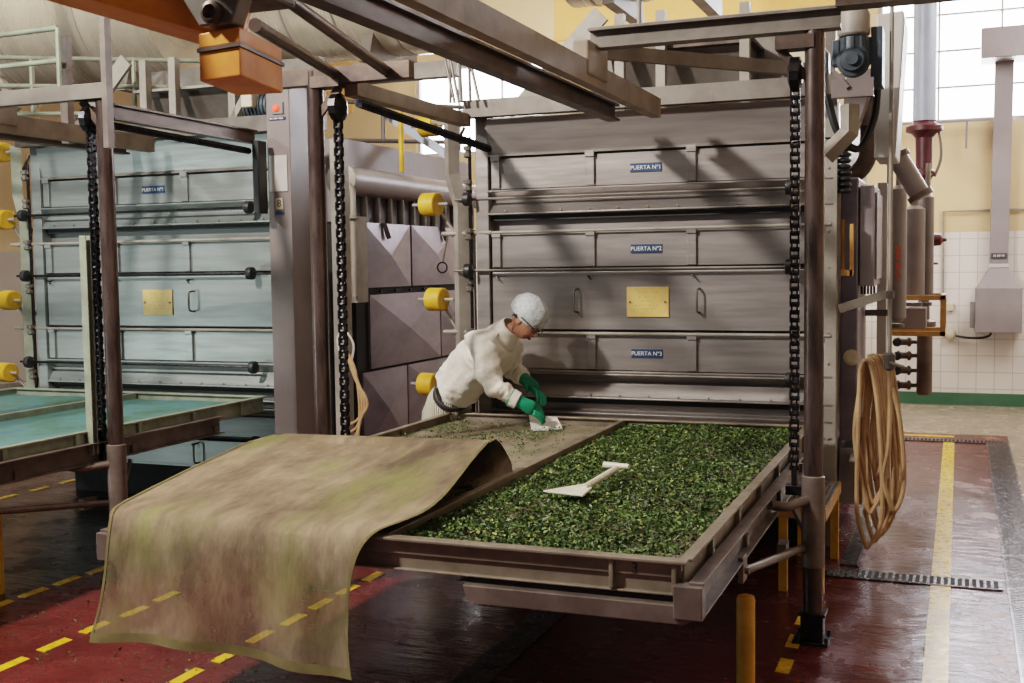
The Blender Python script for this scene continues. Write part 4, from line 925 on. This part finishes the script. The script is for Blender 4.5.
tag(MB().cyl((.055, 14.47, 3.05), (.06, 14.47, 3.37), .012, 8).build('pull_rod', 'duct'), 'short rod hanging below the big window', 'rod')
MB().box(-1.1, .3, 14.45, 14.48, 3.36, 3.38).build('trim_20', 'duct', kind='structure')

# ------------------------------------------------------------------ upper background
def tankf(x0, x1, y, z, r_, label):
    t = thing('process_tank', label, 'tank', ((x0+x1)/2, y, z-r_))
    MB().lathe((x0, y, z), (1, 0, 0), [(0, r_*.3), (.08, r_*.75), (.22, r_)]+[(.22+(x1-x0-.44)*k/6, r_) for k in range(1, 7)]+[(x1-x0-.08, r_*.75), (x1-x0, r_*.3)], 48).build('shell', 'tank', t)
    for k in range(1, 5): MB().lathe((x0+(x1-x0)*k/5, y, z), (1, 0, 0), [(0, r_+.002), (.004, r_+.006), (.02, r_+.006), (.024, r_+.002)], 48).build('weld_band', 'steel_pale', t)
    for x in (x0+.7, x1-.7): MB().prism([(y-.5, z-r_-.12), (y+.5, z-r_-.12), (y+.35, z-r_*.6), (y-.35, z-r_*.6)], 'x', x-.05, x+.05).build('saddle', 'steel_dull', t)
    return t
tankf(-11.6, -6.62, 9.2, 4.40, .84, 'long polished horizontal tank above the left dryer')
tankf(-3.4, -1.3, 9.6, 4.75, .75, 'grey tank end above the main dryer behind the crossbeam')
t = tankf(-6.5, -4.05, 9.2, 4.35, .72, 'polished horizontal tank above the space between the dryers')
m = MB().box(-5.35, -5.02, 8.585, 8.60, 4.13, 4.20); s_ = m.build('label_strip', 'white', t)
# ducts and hoppers on top of the main dryer
for dx in (0, PITCH):
    w = 'main' if not dx else 'left'
    q = thing('air_duct', 'grey box duct with open trough on top of the %s dryer' % w, 'duct', (-1.4+dx, 8, 2.8))
    MB().box(-2.35+dx, -.75+dx, 7.6, 7.66, 2.80, 3.35).build('front_plate', 'steel_dull', q)
    MB().prism([(7.30, 3.12), (7.6, 3.12), (7.6, 2.90), (7.42, 2.90)], 'x', -2.15+dx, -1.25+dx).build('trough', 'steel_dull', q)
    MB().box(-2.2+dx, -1.2+dx, 7.22, 7.62, 3.12, 3.14).build('trough_lid', 'rail' if not dx else 'steel_pale', q)
    for x in (-2.05, -1.78, -1.25): MB().box(x-.03+dx, x+.03+dx, 7.15, 7.21, 2.72, 3.35).build('strut', 'steel_pale', q)
    MB().bar((-2.7+dx, 7.1, 2.8), (-2.15+dx, 7.1, 3.35), .12, .03, (0, 1, 0)).build('slanting_leg', 'steel_pale', q)
    MB().bar((-1.15+dx, 7.3, 3.25), (-.85+dx, 7.3, 2.95), .10, .03, (0, 1, 0)).build('slanting_leg', 'steel_dull', q)
    k = thing('fan_motor', 'blue motor with cream terminal box on top of the %s dryer' % w, 'motor', (-.95+dx, 7.0, 2.8))
    MB().lathe((-.98+dx, 6.95, 2.90), (1, 0, 0), [(0, .06), (.02, .09), (.24, .09), (.26, .06)], 20).build('motor_body', 'motor', k)
    m = MB()
    for j in range(7): m.lathe((-.95+dx+j*.03, 6.95, 2.90), (1, 0, 0), [(0, .10), (.008, .10)], 18)
    m.build('cooling_fin', 'bluepipe' if not dx else 'motor', k)
    MB().box(-.93+dx, -.84+dx, 6.8, 6.9, 2.88, 3.02).build('terminal_box', 'cream', k, bevel=.008)
# railings
def railing(pts, h, label, mat='green_pale', posts=None):
    t = thing('guard_rail', label, 'railing', pts[0])
    for z in (0, h/2, h) if h > .3 else (0, h): MB().tube([(x, y, zz+z) for x, y, zz in pts], .018, 10).build('rail', mat, t)
    for p, q in zip(pts, pts[1:]):
        n_ = max(1, int((V(q)-V(p)).length/.7))
        for i in range(n_+1):
            c = V(p).lerp(V(q), i/n_); MB().tube([c, c+V((0, 0, h))], .018, 8).build('baluster', mat, t)
railing([(-7.1, 6.0, 2.92), (-5.5, 5.95, 2.92)], .42, 'pale green guard rail at upper left before the polished tank')
railing([(-7.1, 6.3, 2.92), (-5.55, 7.9, 3.02)], .42, 'pale guard rail running back beside the polished tank')
railing([(-4.6, 7.5, 2.72), (-3.5, 10.4, 2.9)], .30, 'thin guard rail above the lagged pipe', 'steel_dull')
tagged(MB().tube([(-1.75, 5.6, 2.935), (-.45, 5.6, 2.935)], .014, 10), 'handrail', 'steel_pale', 'thin pale handrail just above the grey crossbeam', 'railing')
tagged(MB().tube([(-1.5, 5.6, 2.87), (-1.5, 5.6, 3.2)], .011, 8), 'rail_post', 'steel_pale', 'short upright through the thin handrail', 'post')
tagged(MB().box(-5.55, -5.49, 6.0, 6.06, 2.60, 3.30), 'upright_post', 'sleeve', 'brown upright beside the left lift post top', 'post')
tagged(MB().bar((-4.325, 5.03, 2.42), (-4.325, 5.03, 3.4), .034, .05), 'hanger_post', 'sleeve', 'brown hanger post crossing the left header beam', 'post')
for i, (p, q, w) in enumerate((((-7.2, 6.9, 2.9), (-7.2, 6.9, 4.6), .11), ((-7.15, 6.85, 3.6), (-6.75, 6.85, 3.0), .05), ((-5.1, 7.2, 2.74), (-4.7, 7.2, 3.3), .10))):
    tagged(MB().bar(p, q, w, .05), 'roof_strut', 'steel_pale', ['broad pale upright in front of the polished tank at upper left', 'thin slanting strut beside the broad pale upright', 'slanting pale strut behind the orange hoist'][i], 'strut')
tagged(MB().bar((-4.62, 8.4, 3.15), (-3.80, 8.4, 2.62), .14, .05), 'conveyor_chute', 'bluepipe', 'pale blue slanting chute seen between the dryers', 'chute')
tagged(MB().box(-5.2, -3.55, 7.95, 8.05, 3.19, 3.31), 'tank_cradle', 'steel_dull', 'broad grey beam below the tank between the dryers', 'beam')
# bundle of slanting rods left of the main dryer
bd = thing('rod_bundle', 'bundle of thin slanting rods before the bright rear window', 'rods', (-2.95, 6.7, 2.75))
for a, b_ in ((-3.12, -3.0), (-3.02, -2.98), (-2.95, -2.92), (-2.99, -2.86), (-3.07, -3.06), (-3.16, -3.03)):
    MB().cyl((b_, 6.75, 2.8), (a, 6.8, 3.3), .010, 8).build('rod', 'steel_dull', bd)
# fluorescent tubes under the roof
for i, (x, y) in enumerate(((-12.2, 12.5), (-10.4, 11.5))):
    t = thing('tube_lamp', ['far glowing fluorescent tube under the roof at upper left', 'near glowing fluorescent tube under the roof at upper left'][i], 'lamp', (x, y, 5.3))
    MB().bar((x-1.2, y-.6, 5.32), (x+1.2, y+.6, 5.32), .14, .05).build('housing', 'palewhite', t); MB().tube([(x-1.1, y-.55, 5.27), (x+1.1, y+.55, 5.27)], .035, 10).build('tube', 'tube_light', t)
    MB().cyl((x, y, 5.34), (x, y, 5.8), .01, 6).build('hanger', 'steel_dull', t)

# ------------------------------------------------------------------ light
def area(name, loc, target, sx, sy, power, col=(1, 1, 1)):
    l = bpy.data.lights.new(name, 'AREA'); l.shape = 'RECTANGLE'; l.size = sx; l.size_y = sy; l.energy = power; l.color = col
    o = bpy.data.objects.new(name, l); COL.objects.link(o); o.location = loc; o.rotation_euler = (V(target)-V(loc)).to_track_quat('-Z', 'Y').to_euler(); return o
area('sky_beyond_right_window', (1.2, 15.6, 4.5), (1.0, 8, 3.4), 5.5, 3.2, 1500, (.90, .94, 1))
area('sky_beyond_rear_window', (-6.2, 15.6, 4.0), (-5.8, 8, 3.4), 3.0, 2.2, 350, (.92, .95, 1))
area('sky_beyond_far_window', (-10.1, 15.6, 4.7), (-9, 8, 3.8), 2.2, 1.6, 250, (.95, .96, 1))
area('skylight_front_left', (-5.2, 1.0, 5.6), (-2.0, 6.9, 1.6), .40, .40, 820, (1, .92, .84))
area('fill_left_bay', (-8.9, 1.2, 5.6), (-5.6, 6.9, 1.4), .40, .40, 230, (.92, 1, .985))  # added fill giving the left dryer its cool light
area('low_left_fill', (-8.4, 2.8, .75), (-5.5, 6.9, .40), .9, .3, 52, (.85, 1, .97))  # added unseen fill to brighten the lower left doors
area('fill_over_trays', (-1.4, 4.6, 5.2), (-1.4, 5.2, .8), 2.4, 2.4, 60, (1, .96, .9))  # added softbox lighting the leaves from above
area('fill_above_left_tank', (-8.2, 6.8, 5.5), (-8.6, 9.2, 4.6), 1.8, .5, 90, (1, .95, .86))  # added to brighten the polished tank
area('area_rear', (-4, 11.5, 5.2), (-4, 12.5, 2), 5, 3, 330, (1, .9, .75))  # broad area light above the rear of the room
area('area_right_bay', (1.8, 11.0, 5.0), (.6, 14.6, 1.6), 2, 2, 190, (1, .96, .92))  # area light aimed at the right of the back wall
w = bpy.data.worlds.new('world'); bpy.context.scene.world = w; w.use_nodes = True
wn = w.node_tree; tc = wn.nodes.new('ShaderNodeTexCoord'); sx = wn.nodes.new('ShaderNodeSeparateXYZ'); mr = wn.nodes.new('ShaderNodeMapRange')
wn.links.new(tc.outputs['Generated'], sx.inputs[0]); wn.links.new(sx.outputs[1], mr.inputs[0])     # the sky is bright on the window side
mr.inputs['From Min'].default_value = 0; mr.inputs['From Max'].default_value = .5; mr.inputs['To Min'].default_value = .16; mr.inputs['To Max'].default_value = 20
wn.nodes['Background'].inputs[0].default_value = (.84, .88, 1, 1); wn.links.new(mr.outputs[0], wn.nodes['Background'].inputs[1])

# ------------------------------------------------------------------ camera
cam = bpy.data.cameras.new('camera'); cam.sensor_width = 36; cam.lens = 1137.6*36/1024; cam.clip_end = 100
co = bpy.data.objects.new('camera', cam); COL.objects.link(co)
yw, pt, rl = -.374937, .0664324, .0135381
f = V((math.sin(yw)*math.cos(pt), math.cos(yw)*math.cos(pt), -math.sin(pt))); rt = V((math.cos(yw), -math.sin(yw), 0)); dn = f.cross(rt)
R_ = rt*math.cos(rl)+dn*math.sin(rl); D_ = -rt*math.sin(rl)+dn*math.cos(rl)
mw = Matrix((R_, -D_, -f)).transposed().to_4x4(); mw.translation = V((0, 0, 1.75)); co.matrix_world = mw
sc_ = bpy.context.scene; sc_.camera = co
sc_.cycles.use_denoising = True; sc_.cycles.max_bounces = 6; sc_.cycles.transparent_max_bounces = 8
sc_.cycles.sample_clamp_indirect = 6
sc_.view_settings.view_transform = 'Filmic'; sc_.view_settings.look = 'Medium High Contrast'; sc_.view_settings.exposure = -.38
